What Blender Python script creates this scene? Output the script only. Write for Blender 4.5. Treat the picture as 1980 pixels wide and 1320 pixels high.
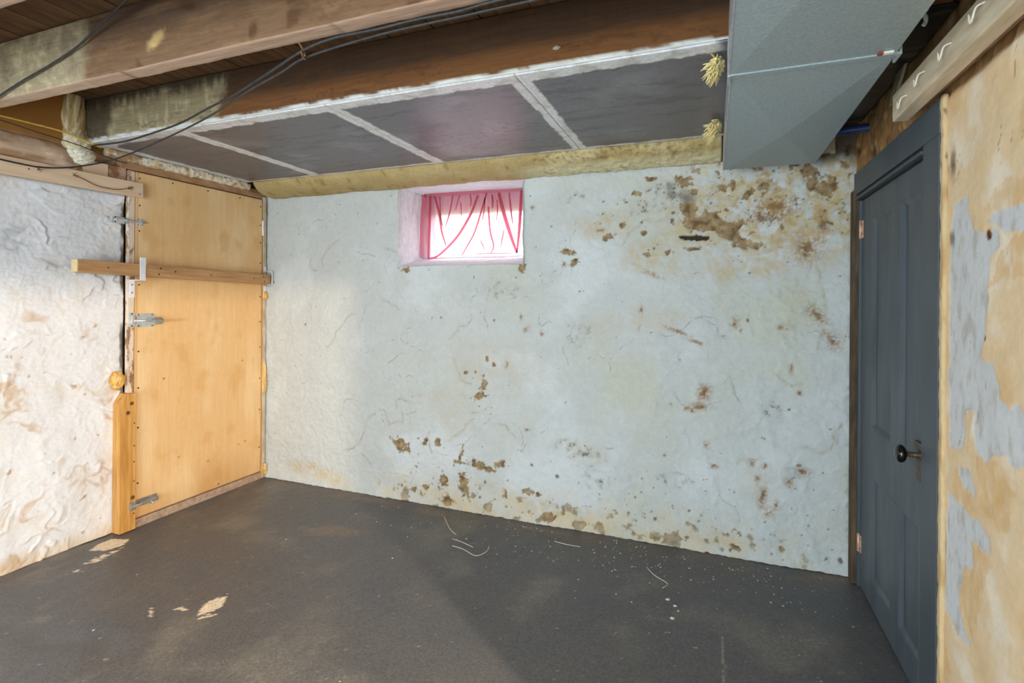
import bpy, bmesh, math, random
import numpy as np
from mathutils import Vector, Matrix

random.seed(7)
RNG = np.random.default_rng(7)
for o in list(bpy.data.objects):
    bpy.data.objects.remove(o)
scene = bpy.context.scene
COL = scene.collection

# ------------------------------------------------------------------ camera
cam_d = bpy.data.cameras.new('camera')
cam = bpy.data.objects.new('camera', cam_d)
COL.objects.link(cam)
cam_d.sensor_width = 36.0
cam_d.lens = 1005.0 / 1980.0 * 36.0
cam_d.shift_y = -83.0 / 1980.0
cam_d.clip_start = 0.02
cam.matrix_world = (Matrix.Translation((0, 0, 1.45)) @ Matrix.Rotation(math.radians(21.2), 4, 'Z')
                    @ Matrix.Rotation(math.radians(90), 4, 'X') @ Matrix.Rotation(math.radians(0.4), 4, 'Z'))
scene.camera = cam

# ------------------------------------------------------------------ world, daylight, exposure
world = bpy.data.worlds.new('overcast_sky')
scene.world = world
world.use_nodes = True
bg = world.node_tree.nodes['Background']
bg.inputs[0].default_value = (0.80, 0.925, 1.0, 1)
bg.inputs[1].default_value = 8.4


def sky_portal(name, loc, rot, sx, sy):
    """guides the sky light through an opening of the cellar; gives no light of its own"""
    d = bpy.data.lights.new(name, 'AREA')
    d.shape = 'RECTANGLE'
    d.size, d.size_y = sx, sy
    d.cycles.is_portal = True
    o = bpy.data.objects.new(name, d)
    COL.objects.link(o)
    o.location, o.rotation_euler = loc, rot
    return o


# daylight: the window in view, plus two unseen openings added to brighten the room
sky_portal('rear_opening_sky', (-1.35, -1.69, 1.13), (math.radians(90), 0, 0), 2.54, 2.30)
sky_portal('side_opening_sky', (-3.52, -0.95, 1.45), (0, math.radians(-90), 0), 1.1, 1.0)
sky_portal('cellar_window_sky', (-1.643, 3.62, 1.96), (math.radians(-90), 0, 0), 0.95, 0.58)

vs = scene.view_settings
vs.view_transform = 'Standard'
vs.look = 'None'
vs.gamma = 1.0
vs.use_curve_mapping = False
vs.exposure = 0.33

# ------------------------------------------------------------------ measured tables (metres on each surface)
PEEL = [(-0.13,1.947,0.043,0.091,0),(-0.168,2.147,0.051,0.036,0),(0.038,2.102,0.038,0.026,0),(0.175,1.765,0.084,0.029,-10),(-0.866,1.749,0.06,0.023,-15),(-0.819,1.682,0.03,0.026,0),(-0.613,1.835,0.051,0.022,15),(-0.525,1.898,0.022,0.022,0),(-0.379,1.72,0.028,0.016,0),(-0.259,1.73,0.018,0.018,0),(-1.174,1.651,0.033,0.031,0),(-2.065,1.649,0.039,0.019,0),(-2.098,0.392,0.082,0.045,-25),(-1.897,0.428,0.029,0.029,0),(-1.797,0.439,0.028,0.029,0),(-1.607,0.388,0.016,0.064,-12),(-1.626,0.322,0.051,0.014,0),(-1.462,0.31,0.106,0.031,-15),(-1.322,0.344,0.048,0.024,25),(-1.75,0.173,0.04,0.051,0),(-1.59,0.166,0.04,0.092,12),(-1.481,0.788,0.057,0.028,20),(-1.447,0.864,0.027,0.056,0),(-1.588,0.94,0.02,0.014,0),(-1.422,1.041,0.012,0.021,0),(-1.506,0.945,0.016,0.011,0),(-1.372,1.008,0.015,0.018,0),(-0.977,0.05,0.055,0.03,0),(-1.713,0.042,0.065,0.028,0),(0.133,0.055,0.045,0.015,-15),(0.355,0.081,0.023,0.014,0),(-1.28,0.15,0.011,0.031,0),(-1.127,0.189,0.043,0.023,0),(-1.048,0.183,0.021,0.017,0),(-0.114,1.75,0.043,0.015,0),(-0.351,2.176,0.036,0.019,0),(-0.442,2.089,0.03,0.016,0),(0.265,2.085,0.042,0.026,0),(0.467,2.155,0.054,0.034,0),(0.566,2.064,0.047,0.069,0),(-0.395,1.852,0.019,0.015,0),(-2.03,-0.02,0.03,0.019,0),(-1.882,0.119,0.033,0.022,0),(-0.882,0.108,0.017,0.033,0),(-1.987,0.086,0.021,0.022,0)]
RUST = [(-0.046,0.916,0.039,0.06,-20),(-0.079,0.826,0.067,0.027,8),(-0.145,0.812,0.014,0.012,0),(-0.232,0.832,0.011,0.012,0),(-0.113,0.805,0.011,0.012,0),(0.111,1.315,0.024,0.038,-20),(0.144,1.275,0.01,0.017,0),(0.352,1.304,0.033,0.02,0),(0.052,1.242,0.013,0.012,0),(0.399,1.078,0.013,0.028,0),(-0.266,0.525,0.012,0.015,0),(0.209,0.534,0.022,0.023,0),(0.27,0.529,0.015,0.015,0),(0.234,0.453,0.015,0.028,0),(0.26,0.355,0.021,0.075,-12),(0.287,0.273,0.036,0.028,0),(0.328,0.322,0.013,0.029,0),(0.458,0.519,0.039,0.028,0),(0.391,0.453,0.025,0.023,0),(-0.407,1.384,0.018,0.031,0),(-1.142,1.251,0.022,0.02,0),(-1.179,1.331,0.011,0.034,0),(-1.035,1.224,0.014,0.02,0),(-1.279,1.01,0.015,0.027,0),(-1.13,0.594,0.018,0.014,0),(-0.197,1.265,0.069,0.012,-22),(-0.096,1.207,0.056,0.012,-20),(0.438,0.945,0.015,0.017,0),(0.521,1.369,0.034,0.073,35),(0.595,1.233,0.038,0.066,35),(-0.036,0.611,0.017,0.018,0),(-0.893,1.673,0.014,0.02,0),(0.007,0.497,0.027,0.015,0),(-1.105,2.042,0.022,0.013,0),(-0.662,1.878,0.032,0.013,0),(0.543,1.871,0.033,0.083,10),(0.318,1.967,0.126,0.063,0),(0.47,1.734,0.073,0.084,0),(0.266,1.912,0.103,0.058,0),(-0.348,1.602,0.06,0.015,-20)]
OCHRE = [(0.318,1.881,0.414,0.244,0),(0.566,1.953,0.142,0.333,0),(-0.143,1.872,0.196,0.152,0),(0.136,1.626,0.31,0.088,0),(0.422,1.424,0.195,0.141,-30),(-0.747,0.047,0.783,0.098,-9),(-1.577,0.019,0.592,0.092,-9),(-2.819,0.09,0.431,0.072,-9),(0.009,0.081,0.242,0.065,0),(-0.378,1.695,0.236,0.125,0),(-0.662,1.894,0.19,0.097,0),(-1.701,0.682,0.236,0.216,0),(-1.391,1.021,0.434,0.209,0),(-0.625,1.252,0.188,0.128,0),(-0.75,0.502,0.194,0.097,0),(0.25,0.411,0.128,0.174,0),(-0.376,1.322,0.349,0.093,0)]
GREY = [(-0.217,2.083,0.069,0.104,0),(-0.321,2.127,0.118,0.068,0),(-0.381,2.007,0.179,0.062,0),(-0.144,2.024,0.057,0.076,0),(-0.795,2.096,0.164,0.065,0),(0.299,0.849,0.092,0.074,0),(-0.75,0.469,0.194,0.081,0),(-0.22,0.377,0.172,0.062,0),(0.428,0.506,0.074,0.068,0),(-0.651,0.32,0.127,0.08,0),(-0.885,0.52,0.101,0.065,0),(-1.32,1.508,0.219,0.069,0),(-0.789,1.247,0.132,0.131,0),(0.517,2.095,0.096,0.112,0),(0.317,2.125,0.101,0.043,0)]
PEELPOLY = [[(-0.192, 2.019), (-0.146, 2.005), (-0.135, 1.946), (-0.1, 1.923), (-0.045, 1.968), (0.004, 1.954), (0.063, 1.899), (0.149, 1.905), (0.159, 1.879), (0.131, 1.844), (0.16, 1.76), (0.112, 1.772), (0.044, 1.806), (-0.005, 1.849), (-0.074, 1.847), (-0.135, 1.876)], [(-0.196, 1.825), (-0.124, 1.828), (-0.024, 1.819), (-0.022, 1.799), (-0.104, 1.798), (-0.175, 1.808)]]
RPOLY = [[(1.995, 1.751), (1.9, 1.765), (1.906, 1.728), (1.866, 1.662), (1.781, 1.637), (1.733, 1.638), (1.707, 1.602), (1.76, 1.566), (1.767, 1.483), (1.777, 1.357), (1.814, 1.297), (1.729, 1.285), (1.702, 1.242), (1.701, 1.195), (1.644, 1.187), (1.612, 1.205), (1.571, 1.152), (1.57, 1.068), (1.637, 1.042), (1.674, 1.063), (1.752, 1.042), (1.78, 1.006), (1.841, 1.032), (1.851, 1.132), (1.897, 1.13), (1.922, 1.01), (1.957, 1.0), (2.013, 1.001), (2.015, 1.584), (2.005, 1.697)], [(1.79, 1.674), (1.682, 1.691), (1.567, 1.69), (1.566, 1.617), (1.694, 1.627)], [(1.956, 0.953), (1.888, 0.966), (1.839, 0.915), (1.854, 0.895), (1.927, 0.908)], [(2.01, 0.857), (1.912, 0.837), (1.822, 0.835), (1.758, 0.819), (1.749, 0.775), (1.821, 0.77), (1.878, 0.768), (1.851, 0.691), (1.91, 0.67), (1.95, 0.565), (1.921, 0.489), (1.864, 0.477), (1.864, 0.463), (1.948, 0.449), (2.027, 0.475), (2.047, 0.679)]]
ROPOLY = [[(1.95, 1.705), (1.85, 1.697), (1.865, 1.618), (1.967, 1.612)], [(1.709, 1.762), (1.579, 1.759), (1.578, 1.686), (1.695, 1.68), (1.805, 1.697)], [(1.767, 1.483), (1.706, 1.588), (1.577, 1.625), (1.576, 1.528), (1.692, 1.508)], [(1.956, 0.953), (1.914, 0.92), (1.847, 0.854), (1.885, 0.824), (1.955, 0.86), (2.0, 0.892)], [(1.84, 1.017), (1.712, 1.026), (1.636, 0.972), (1.647, 0.879), (1.793, 0.861)], [(1.878, 0.768), (1.806, 0.77), (1.749, 0.761), (1.848, 0.502), (1.914, 0.508), (1.933, 0.605)], [(1.917, 1.118), (1.858, 1.13), (1.869, 1.039), (1.901, 1.0)]]
FPOLY = [[(-2.183, 1.694), (-2.239, 1.771), (-2.228, 1.831), (-2.195, 1.858), (-2.147, 1.795), (-2.146, 1.743)], [(-2.167, 1.671), (-2.169, 1.716), (-2.112, 1.739), (-2.126, 1.708)], [(-3.311, 1.894), (-3.352, 1.966), (-3.352, 2.037), (-3.253, 2.077), (-3.205, 2.012), (-3.221, 1.938)], [(-3.174, 1.782), (-3.192, 1.847), (-3.19, 1.911), (-3.179, 2.001), (-3.137, 1.907), (-3.129, 1.836)], [(-2.341, 1.686), (-2.313, 1.71), (-2.266, 1.716), (-2.26, 1.701)], [(-3.139, 1.721), (-3.128, 1.748), (-3.112, 1.721)], [(-2.447, 1.657), (-2.448, 1.665), (-2.364, 1.613), (-2.367, 1.603)]]
FOLDS = [([(-2.078, 2.239), (-2.091, 2.006), (-2.104, 1.757)], 0.0448), ([(-2.024, 2.232), (-2.03, 2.004), (-2.039, 1.752)], 0.0239), ([(-1.987, 2.226), (-1.948, 2.099), (-1.925, 1.96), (-1.887, 1.847)], 0.0191), ([(-1.624, 2.209), (-1.679, 2.078), (-1.778, 1.928), (-1.879, 1.827), (-1.968, 1.764), (-2.043, 1.749)], 0.0203), ([(-1.554, 2.224), (-1.601, 2.074), (-1.65, 1.936), (-1.706, 1.842), (-1.755, 1.765)], 0.0143), ([(-1.458, 2.217), (-1.416, 2.064), (-1.361, 1.9), (-1.313, 1.774)], 0.0287), ([(-1.282, 2.224), (-1.295, 1.971), (-1.313, 1.78)], 0.0227), ([(-1.831, 2.223), (-1.859, 2.088), (-1.895, 1.985)], 0.0119), ([(-1.773, 2.226), (-1.791, 2.168), (-1.808, 2.111)], 0.0096), ([(-1.539, 2.122), (-1.524, 1.944), (-1.496, 1.835), (-1.516, 1.779)], 0.0143), ([(-1.377, 2.212), (-1.362, 2.087), (-1.348, 1.986)], 0.0131), ([(-1.415, 1.945), (-1.428, 1.883), (-1.441, 1.821)], 0.0107), ([(-1.942, 2.217), (-1.933, 2.065), (-1.91, 1.972)], 0.0107), ([(-1.471, 2.168), (-1.467, 2.092), (-1.473, 2.017)], 0.0096), ([(-1.6, 1.877), (-1.582, 1.838), (-1.565, 1.799)], 0.0096), ([(-1.648, 1.776), (-1.53, 1.779), (-1.34, 1.775)], 0.006), ([(-2.078, 2.236), (-1.666, 2.231), (-1.277, 2.227)], 0.0299), ([(-1.512, 2.208), (-1.505, 2.158), (-1.508, 2.107)], 0.0179), ([(-1.765, 2.167), (-1.761, 2.108), (-1.757, 2.056)], 0.0084), ([(-1.687, 2.22), (-1.68, 2.168), (-1.686, 2.13)], 0.0107), ([(-1.567, 2.187), (-1.574, 2.098), (-1.587, 2.022)], 0.0107)]
LAMP_W = 720

XL, XR, YB = -3.42, 0.69, 3.21      # left wall, right wall, back wall
ZP, ZS = 2.33, 2.59                # underside of the dark panels / joists, underside of the floor planks


# ------------------------------------------------------------------ helpers
def lin(r, g, b):
    return np.array([((c / 255) / 12.92 if c / 255 <= 0.04045 else ((c / 255 + 0.055) / 1.055) ** 2.4) for c in (r, g, b)])


def L4(r, g, b):
    return tuple(float(v) for v in lin(r, g, b)) + (1.0,)


def gnoise(x, y, seed=0):
    xi = np.floor(x).astype(np.int64); yi = np.floor(y).astype(np.int64)
    xf = x - xi; yf = y - yi
    u = xf * xf * xf * (xf * (xf * 6 - 15) + 10); v = yf * yf * yf * (yf * (yf * 6 - 15) + 10)

    def g(ix, iy, dx, dy):
        h = (ix * 374761393 + iy * 668265263 + seed * 1274126177) & 0x7fffffff
        h = ((h ^ (h >> 13)) * 1274126177) & 0x7fffffff
        h = h ^ (h >> 16)
        a = (h % 3600) / 3600.0 * 2 * np.pi
        return np.cos(a) * dx + np.sin(a) * dy
    n00 = g(xi, yi, xf, yf); n10 = g(xi + 1, yi, xf - 1, yf)
    n01 = g(xi, yi + 1, xf, yf - 1); n11 = g(xi + 1, yi + 1, xf - 1, yf - 1)
    return 1.5 * ((n00 * (1 - u) + n10 * u) * (1 - v) + (n01 * (1 - u) + n11 * u) * v)


def fbm(x, y, octv=4, seed=0, gain=0.5):
    s = 0; a = 1.0; t = 0
    for i in range(octv):
        s = s + a * gnoise(x * 2 ** i, y * 2 ** i, seed + 17 * i); t += a; a *= gain
    return s / t


def ss(e0, e1, x):
    t = np.clip((x - e0) / (e1 - e0), 0, 1)
    return t * t * (3 - 2 * t)


def mix(a, b, t):
    return a * (1 - t)[:, None] + b * t[:, None]


def ell(u, v, e, grow=1.0):
    cu, cv, ru, rv, rot = e
    a = math.radians(rot); du, dv = u - cu, v - cv
    return np.hypot((du * math.cos(a) + dv * math.sin(a)) / (ru * grow), (-du * math.sin(a) + dv * math.cos(a)) / (rv * grow))


def in_poly(u, v, pts):
    r = np.zeros(u.shape, bool); n = len(pts)
    for i in range(n):
        (x1, y1), (x2, y2) = pts[i], pts[(i + 1) % n]
        if y1 == y2:
            continue
        c = ((y1 > v) != (y2 > v)) & (u < (x2 - x1) * (v - y1) / (y2 - y1) + x1)
        r ^= c
    return r


def tag(o, label=None, cat=None, group=None, kind=None):
    for k, v in (('label', label), ('category', cat), ('group', group), ('kind', kind)):
        if v:
            o[k] = v
    return o


def empty(name, loc=(0, 0, 0)):
    o = bpy.data.objects.new(name, None)
    COL.objects.link(o); o.location = loc
    o.empty_display_size = 0.05
    return o


def attach(o, parent):
    if parent is not None:
        o.parent = parent
        if not parent.matrix_world.is_identity or True:
            o.matrix_parent_inverse = Matrix.Translation(parent_loc(parent)).inverted()
    return o


def parent_loc(p):
    v = Vector((0, 0, 0))
    if p.type == 'EMPTY':
        v = Vector(p.location)
    return v


def link(name, me, mat, parent=None):
    o = bpy.data.objects.new(name, me)
    COL.objects.link(o)
    if mat is not None:
        me.materials.append(mat)
    return attach(o, parent)


def mesh_np(name, V, Fc, mat, parent=None, col=None, smooth=True):
    me = bpy.data.meshes.new(name)
    V = np.asarray(V, np.float32); Fc = np.asarray(Fc, np.int32)
    me.vertices.add(len(V)); me.vertices.foreach_set('co', V.ravel())
    k = Fc.shape[1]
    me.loops.add(Fc.size); me.loops.foreach_set('vertex_index', Fc.ravel())
    me.polygons.add(len(Fc)); me.polygons.foreach_set('loop_start', np.arange(0, Fc.size, k, dtype=np.int32))
    me.update(calc_edges=True)
    if smooth:
        me.polygons.foreach_set('use_smooth', np.ones(len(Fc), bool))
    if col is not None:
        a = me.attributes.new('tint', 'FLOAT_COLOR', 'POINT')
        c = np.ones((len(V), 4), np.float32); c[:, :3] = np.clip(col, 0, 1)
        a.data.foreach_set('color', c.ravel())
    me.validate()
    return link(name, me, mat, parent)


def grid(name, us, vs_, pos, mat, col=None, holes=(), parent=None, flip=False):
    """surface over a grid of metric coordinates; holes are (u0,u1,v0,v1) left open"""
    us = np.asarray(us); vs_ = np.asarray(vs_)
    U, V = np.meshgrid(us, vs_)
    u, v = U.ravel(), V.ravel()
    P = pos(u, v)
    n, m = len(us), len(vs_)
    idx = np.arange(n * m).reshape(m, n)
    F = np.stack([idx[:-1, :-1], idx[:-1, 1:], idx[1:, 1:], idx[1:, :-1]], -1).reshape(-1, 4)
    cu = (u[F[:, 0]] + u[F[:, 2]]) / 2; cv = (v[F[:, 0]] + v[F[:, 2]]) / 2
    keep = np.ones(len(F), bool)
    for a, b, c, d in holes:
        keep &= ~((cu > a) & (cu < b) & (cv > c) & (cv < d))
    F = F[keep]
    used = np.zeros(n * m, bool); used[F.ravel()] = True
    new = np.cumsum(used) - 1
    F = new[F]
    if flip:
        F = F[:, ::-1]
    c = None if col is None else col(u[used], v[used], P[used])
    return mesh_np(name, P[used], F, mat, parent, c)


def bx(bm, x0, x1, y0, y1, z0, z1):
    vsx = [bm.verts.new((x, y, z)) for x in (x0, x1) for y in (y0, y1) for z in (z0, z1)]
    for f in ((0, 1, 3, 2), (4, 6, 7, 5), (0, 4, 5, 1), (2, 3, 7, 6), (0, 2, 6, 4), (1, 5, 7, 3)):
        bm.faces.new([vsx[i] for i in f])
    return vsx


def mk(name, bm, mat, parent=None, bevel=0.0, seg=2, smooth=False):
    bmesh.ops.recalc_face_normals(bm, faces=bm.faces)
    if bevel > 0:
        bmesh.ops.bevel(bm, geom=list(bm.edges), offset=bevel, segments=seg, affect='EDGES', profile=0.6, clamp_overlap=True)
    me = bpy.data.meshes.new(name)
    bm.to_mesh(me); bm.free()
    if smooth:
        for p in me.polygons:
            p.use_smooth = True
    return link(name, me, mat, parent)


def box(name, x0, x1, y0, y1, z0, z1, mat, parent=None, bevel=0.002):
    bm = bmesh.new(); bx(bm, x0, x1, y0, y1, z0, z1)
    return mk(name, bm, mat, parent, bevel)


def catmull(pts, n=8):
    P = [Vector(p) for p in pts]
    P = [P[0] * 2 - P[1]] + P + [P[-1] * 2 - P[-2]]
    out = []
    for i in range(1, len(P) - 2):
        for k in range(n):
            t = k / n
            a, b, c, d = P[i - 1], P[i], P[i + 1], P[i + 2]
            out.append(0.5 * ((2 * b) + (c - a) * t + (2 * a - 5 * b + 4 * c - d) * t * t + (3 * b - a - 3 * c + d) * t ** 3))
    out.append(P[-2])
    return out


def tube(bm, pts, r, seg=8):
    rings = []
    pts = [Vector(p) for p in pts]
    up = Vector((0.3, 0.2, 1)).normalized()
    for i, p in enumerate(pts):
        d = (pts[min(i + 1, len(pts) - 1)] - pts[max(i - 1, 0)]).normalized()
        s = d.cross(up)
        if s.length < 1e-3:
            s = d.cross(Vector((1, 0, 0)))
        s.normalize(); t = s.cross(d)
        rr = r(i / (len(pts) - 1)) if callable(r) else r
        rings.append([bm.verts.new(p + (s * math.cos(a) + t * math.sin(a)) * rr) for a in [2 * math.pi * k / seg for k in range(seg)]])
    for A, B in zip(rings, rings[1:]):
        for k in range(seg):
            bm.faces.new((A[k], A[(k + 1) % seg], B[(k + 1) % seg], B[k]))
    bm.faces.new(rings[0]); bm.faces.new(rings[-1][::-1])


def wire(name, pts, r, mat, parent=None, n=8):
    bm = bmesh.new(); tube(bm, catmull(pts, n), r)
    return mk(name, bm, mat, parent, smooth=True)


def lathe(bm, base, axis, prof, seg=20):
    """prof: list of (distance along axis, radius)"""
    axis = Vector(axis).normalized(); s = axis.orthogonal().normalized(); t = axis.cross(s)
    rings = []
    for d, r in prof:
        c = Vector(base) + axis * d
        rings.append([bm.verts.new(c + (s * math.cos(a) + t * math.sin(a)) * max(r, 1e-4)) for a in [2 * math.pi * k / seg for k in range(seg)]])
    for A, B in zip(rings, rings[1:]):
        for k in range(seg):
            bm.faces.new((A[k], A[(k + 1) % seg], B[(k + 1) % seg], B[k]))
    bm.faces.new(rings[0][::-1]); bm.faces.new(rings[-1])


def rrect(w, h, r, step):
    """closed rounded rectangle centred on 0: points and outward normals"""
    pts, nor = [], []
    cs = [(w / 2 - r, -h / 2 + r, -90), (w / 2 - r, h / 2 - r, 0), (-w / 2 + r, h / 2 - r, 90), (-w / 2 + r, -h / 2 + r, 180)]
    for i, (cx, cy, a0) in enumerate(cs):
        for k in range(4):
            a = math.radians(a0 + 90 * k / 3)
            pts.append((cx + r * math.cos(a), cy + r * math.sin(a))); nor.append((math.cos(a), math.sin(a)))
        nx, ny, na = cs[(i + 1) % 4]
        a = math.radians(na)
        q0 = pts[-1]; q1 = (nx + r * math.cos(a), ny + r * math.sin(a))
        d = math.hypot(q1[0] - q0[0], q1[1] - q0[1]); n = max(1, int(d / step))
        for k in range(1, n):
            pts.append((q0[0] + (q1[0] - q0[0]) * k / n, q0[1] + (q1[1] - q0[1]) * k / n)); nor.append(nor[-1])
    return np.array(pts), np.array(nor)


def sweep(name, prof, nor, ts, place, disp, col, mat, parent=None):
    """closed section swept along ts. place(t,a,b)->xyz; disp(t,s,a,b) outward offset; col(P,Na,Nb,t,s)"""
    m, n = len(prof), len(ts)
    seg = np.hypot(*(np.roll(prof, -1, 0) - prof).T); s1 = np.concatenate([[0], np.cumsum(seg)[:-1]])
    T, S = np.meshgrid(ts, s1, indexing='ij'); T = T.ravel(); S = S.ravel()
    A = np.tile(prof[:, 0], n); B = np.tile(prof[:, 1], n); NA = np.tile(nor[:, 0], n); NB = np.tile(nor[:, 1], n)
    d = disp(T, S, A, B)
    P = place(T, A + NA * d, B + NB * d)
    idx = np.arange(n * m).reshape(n, m); nx = np.roll(idx, -1, 1)
    F = np.stack([idx[:-1], nx[:-1], nx[1:], idx[1:]], -1).reshape(-1, 4)
    c0 = len(P); P = np.vstack([P, P[:m].mean(0), P[-m:].mean(0)])
    capA = np.stack([np.full(m, c0), np.roll(np.arange(m), -1), np.arange(m), np.full(m, c0)], -1)
    tri = [(c0, (i + 1) % m, i) for i in range(m)] + [(c0 + 1, (n - 1) * m + i, (n - 1) * m + (i + 1) % m) for i in range(m)]
    Fl = [tuple(f) for f in F.tolist()] + tri
    me = bpy.data.meshes.new(name)
    me.from_pydata(P.tolist(), [], Fl)
    ext = lambda q: np.concatenate([q, [q[:m].mean(), q[-m:].mean()]])
    C = col(P, ext(NA), ext(NB), ext(T), ext(S))
    a = me.attributes.new('tint', 'FLOAT_COLOR', 'POINT')
    c4 = np.ones((len(P), 4), np.float32); c4[:, :3] = np.clip(C, 0, 1)
    a.data.foreach_set('color', c4.ravel())
    for p in me.polygons:
        p.use_smooth = True
    bm = bmesh.new(); bm.from_mesh(me); bmesh.ops.recalc_face_normals(bm, faces=bm.faces); bm.to_mesh(me); bm.free()
    return link(name, me, mat, parent)


# ------------------------------------------------------------------ materials
def nodes(name):
    m = bpy.data.materials.new(name); m.use_nodes = True
    nt = m.node_tree
    return m, nt, nt.nodes['Principled BSDF']


def add_noise(nt, scale, detail=4, stretch=None, rough=0.6):
    tc = nt.nodes.new('ShaderNodeTexCoord'); n = nt.nodes.new('ShaderNodeTexNoise')
    n.inputs['Scale'].default_value = scale; n.inputs['Detail'].default_value = detail; n.inputs['Roughness'].default_value = rough
    src = tc.outputs['Object']
    if stretch:
        mp = nt.nodes.new('ShaderNodeMapping'); mp.inputs['Scale'].default_value = stretch
        nt.links.new(src, mp.inputs[0]); src = mp.outputs[0]
    nt.links.new(src, n.inputs['Vector'])
    return n


def ramp(nt, fac, stops):
    r = nt.nodes.new('ShaderNodeValToRGB'); e = r.color_ramp.elements
    while len(e) < len(stops):
        e.new(0.5)
    for el, (p, c) in zip(e, stops):
        el.position = p; el.color = c
    nt.links.new(fac, r.inputs[0])
    return r


def bump(nt, b, n, strength, dist):
    bp = nt.nodes.new('ShaderNodeBump'); bp.inputs['Strength'].default_value = strength; bp.inputs['Distance'].default_value = dist
    nt.links.new(n.outputs[0], bp.inputs['Height']); nt.links.new(bp.outputs[0], b.inputs['Normal'])


def mat_tint(name, rough=0.85, scale=90, var=0.12, bstr=0.3, bdist=0.002, stretch=None, spec=0.3):
    """colour from the measured 'tint' of the surface, broken up by fine procedural grain"""
    m, nt, b = nodes(name)
    at = nt.nodes.new('ShaderNodeAttribute'); at.attribute_name = 'tint'
    n = add_noise(nt, scale, 5, stretch)
    r = ramp(nt, n.outputs[0], [(0.3, (1 - var,) * 3 + (1,)), (0.7, (1 + var,) * 3 + (1,))])
    mx = nt.nodes.new('ShaderNodeMix'); mx.data_type = 'RGBA'; mx.blend_type = 'MULTIPLY'; mx.inputs[0].default_value = 1
    nt.links.new(at.outputs['Color'], mx.inputs[6]); nt.links.new(r.outputs[0], mx.inputs[7])
    nt.links.new(mx.outputs[2], b.inputs['Base Color'])
    b.inputs['Roughness'].default_value = rough; b.inputs['Specular IOR Level'].default_value = spec
    if bstr:
        bump(nt, b, n, bstr, bdist)
    return m


def mat_noise(name, c0, c1, scale=20, rough=0.7, metal=0.0, stretch=None, bstr=0.15, bdist=0.002, spec=0.4, detail=5, lo=0.3, hi=0.7):
    m, nt, b = nodes(name)
    n = add_noise(nt, scale, detail, stretch)
    r = ramp(nt, n.outputs[0], [(lo, L4(*c0)), (hi, L4(*c1))])
    nt.links.new(r.outputs[0], b.inputs['Base Color'])
    b.inputs['Roughness'].default_value = rough; b.inputs['Metallic'].default_value = metal
    b.inputs['Specular IOR Level'].default_value = spec
    if bstr:
        bump(nt, b, n, bstr, bdist)
    return m


M_PLASTER = mat_tint('limewashed_plaster', 0.9, 120, 0.06, 0.35, 0.0025)
M_PLASTER_R = mat_tint('peeling_painted_plaster', 0.8, 60, 0.05, 0.2, 0.002)
M_FLOOR = mat_tint('grey_floor_paint', 0.45, 110, 0.32, 0.3, 0.002, spec=0.4)
M_TIMBER = mat_tint('old_rough_timber', 0.85, 30, 0.16, 0.5, 0.003, stretch=(0.25, 3, 3))
M_TIMBER_Y = mat_tint('old_rough_timber_lengthwise', 0.85, 30, 0.12, 0.4, 0.003, stretch=(3, 0.25, 3))
M_PANEL = mat_tint('dark_painted_board', 0.36, 55, 0.16, 0.12, 0.001, spec=0.5)
M_PLY = mat_tint('plywood', 0.6, 40, 0.05, 0.1, 0.001, stretch=(3, 3, 0.15))
M_FOAM = mat_tint('spray_foam', 0.85, 70, 0.12, 0.8, 0.006)
M_PINE = mat_noise('pine_board', (176, 120, 52), (222, 172, 98), 9, 0.6, stretch=(5, 5, 0.35), bstr=0.1)
M_BAR = mat_noise('bar_pine', (172, 126, 80), (208, 162, 112), 10, 0.6, stretch=(5, 0.4, 5), bstr=0.1)
M_ENDGRAIN = mat_noise('sawn_end_grain', (214, 184, 134), (238, 214, 168), 60, 0.8)
M_NAILBOARD = mat_noise('limewashed_board', (216, 186, 154), (234, 208, 180), 8, 0.7, stretch=(4, 0.5, 4), bstr=0.15)
M_JAMB = mat_noise('worn_jamb', (150, 112, 78), (224, 206, 188), 14, 0.8, stretch=(1, 1, 0.5), bstr=0.3, lo=0.42, hi=0.5)
M_PALEJAMB = mat_noise('pale_jamb', (176, 150, 112), (222, 208, 188), 18, 0.8, stretch=(1, 1, 0.4), bstr=0.3)
M_DARKWOOD = mat_noise('dark_dirty_wood', (42, 34, 26), (104, 86, 62), 18, 0.85, stretch=(2, 2, 0.25), bstr=0.5)
M_HEADER = mat_noise('brown_header_wood', (140, 100, 66), (192, 152, 116), 14, 0.8, stretch=(2, 0.5, 2))
M_SLATE = mat_noise('slate_blue_door_paint', (64, 73, 82), (88, 95, 101), 6, 0.5, stretch=(2, 2, 0.35), bstr=0.15, spec=0.45)
M_SLATE2 = mat_noise('slate_blue_casing_paint', (66, 75, 82), (80, 87, 92), 5, 0.5, stretch=(1, 1, 0.5), bstr=0.1)
M_BLACKSLOT = mat_noise('slot_black', (14, 14, 15), (34, 34, 36), 20, 0.5)  # black for the shaded slots over the door and the lamp socket
M_STEEL = mat_noise('zinc_steel', (178, 182, 184), (216, 220, 222), 25, 0.3, 0.45, bstr=0.05)
M_OLDSTEEL = mat_noise('dull_steel', (132, 132, 128), (168, 168, 162), 30, 0.5, 0.4, bstr=0.1)
M_WHITEMETAL = mat_noise('white_painted_metal', (230, 231, 236), (244, 244, 247), 30, 0.5)
M_GALV = mat_noise('galvanised_sheet', (144, 160, 165), (168, 182, 186), 110, 0.5, 0.25, bstr=0.05, detail=3, spec=0.5)
M_GALVEDGE = mat_noise('galvanised_lit_edge', (158, 164, 170), (192, 196, 204), 60, 0.4, 0.5, bstr=0.02)  # paler sheet metal for the cleats and the duct's lit left face
M_NAIL = mat_noise('dark_nail', (30, 24, 20), (56, 46, 38), 40, 0.6)
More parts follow.
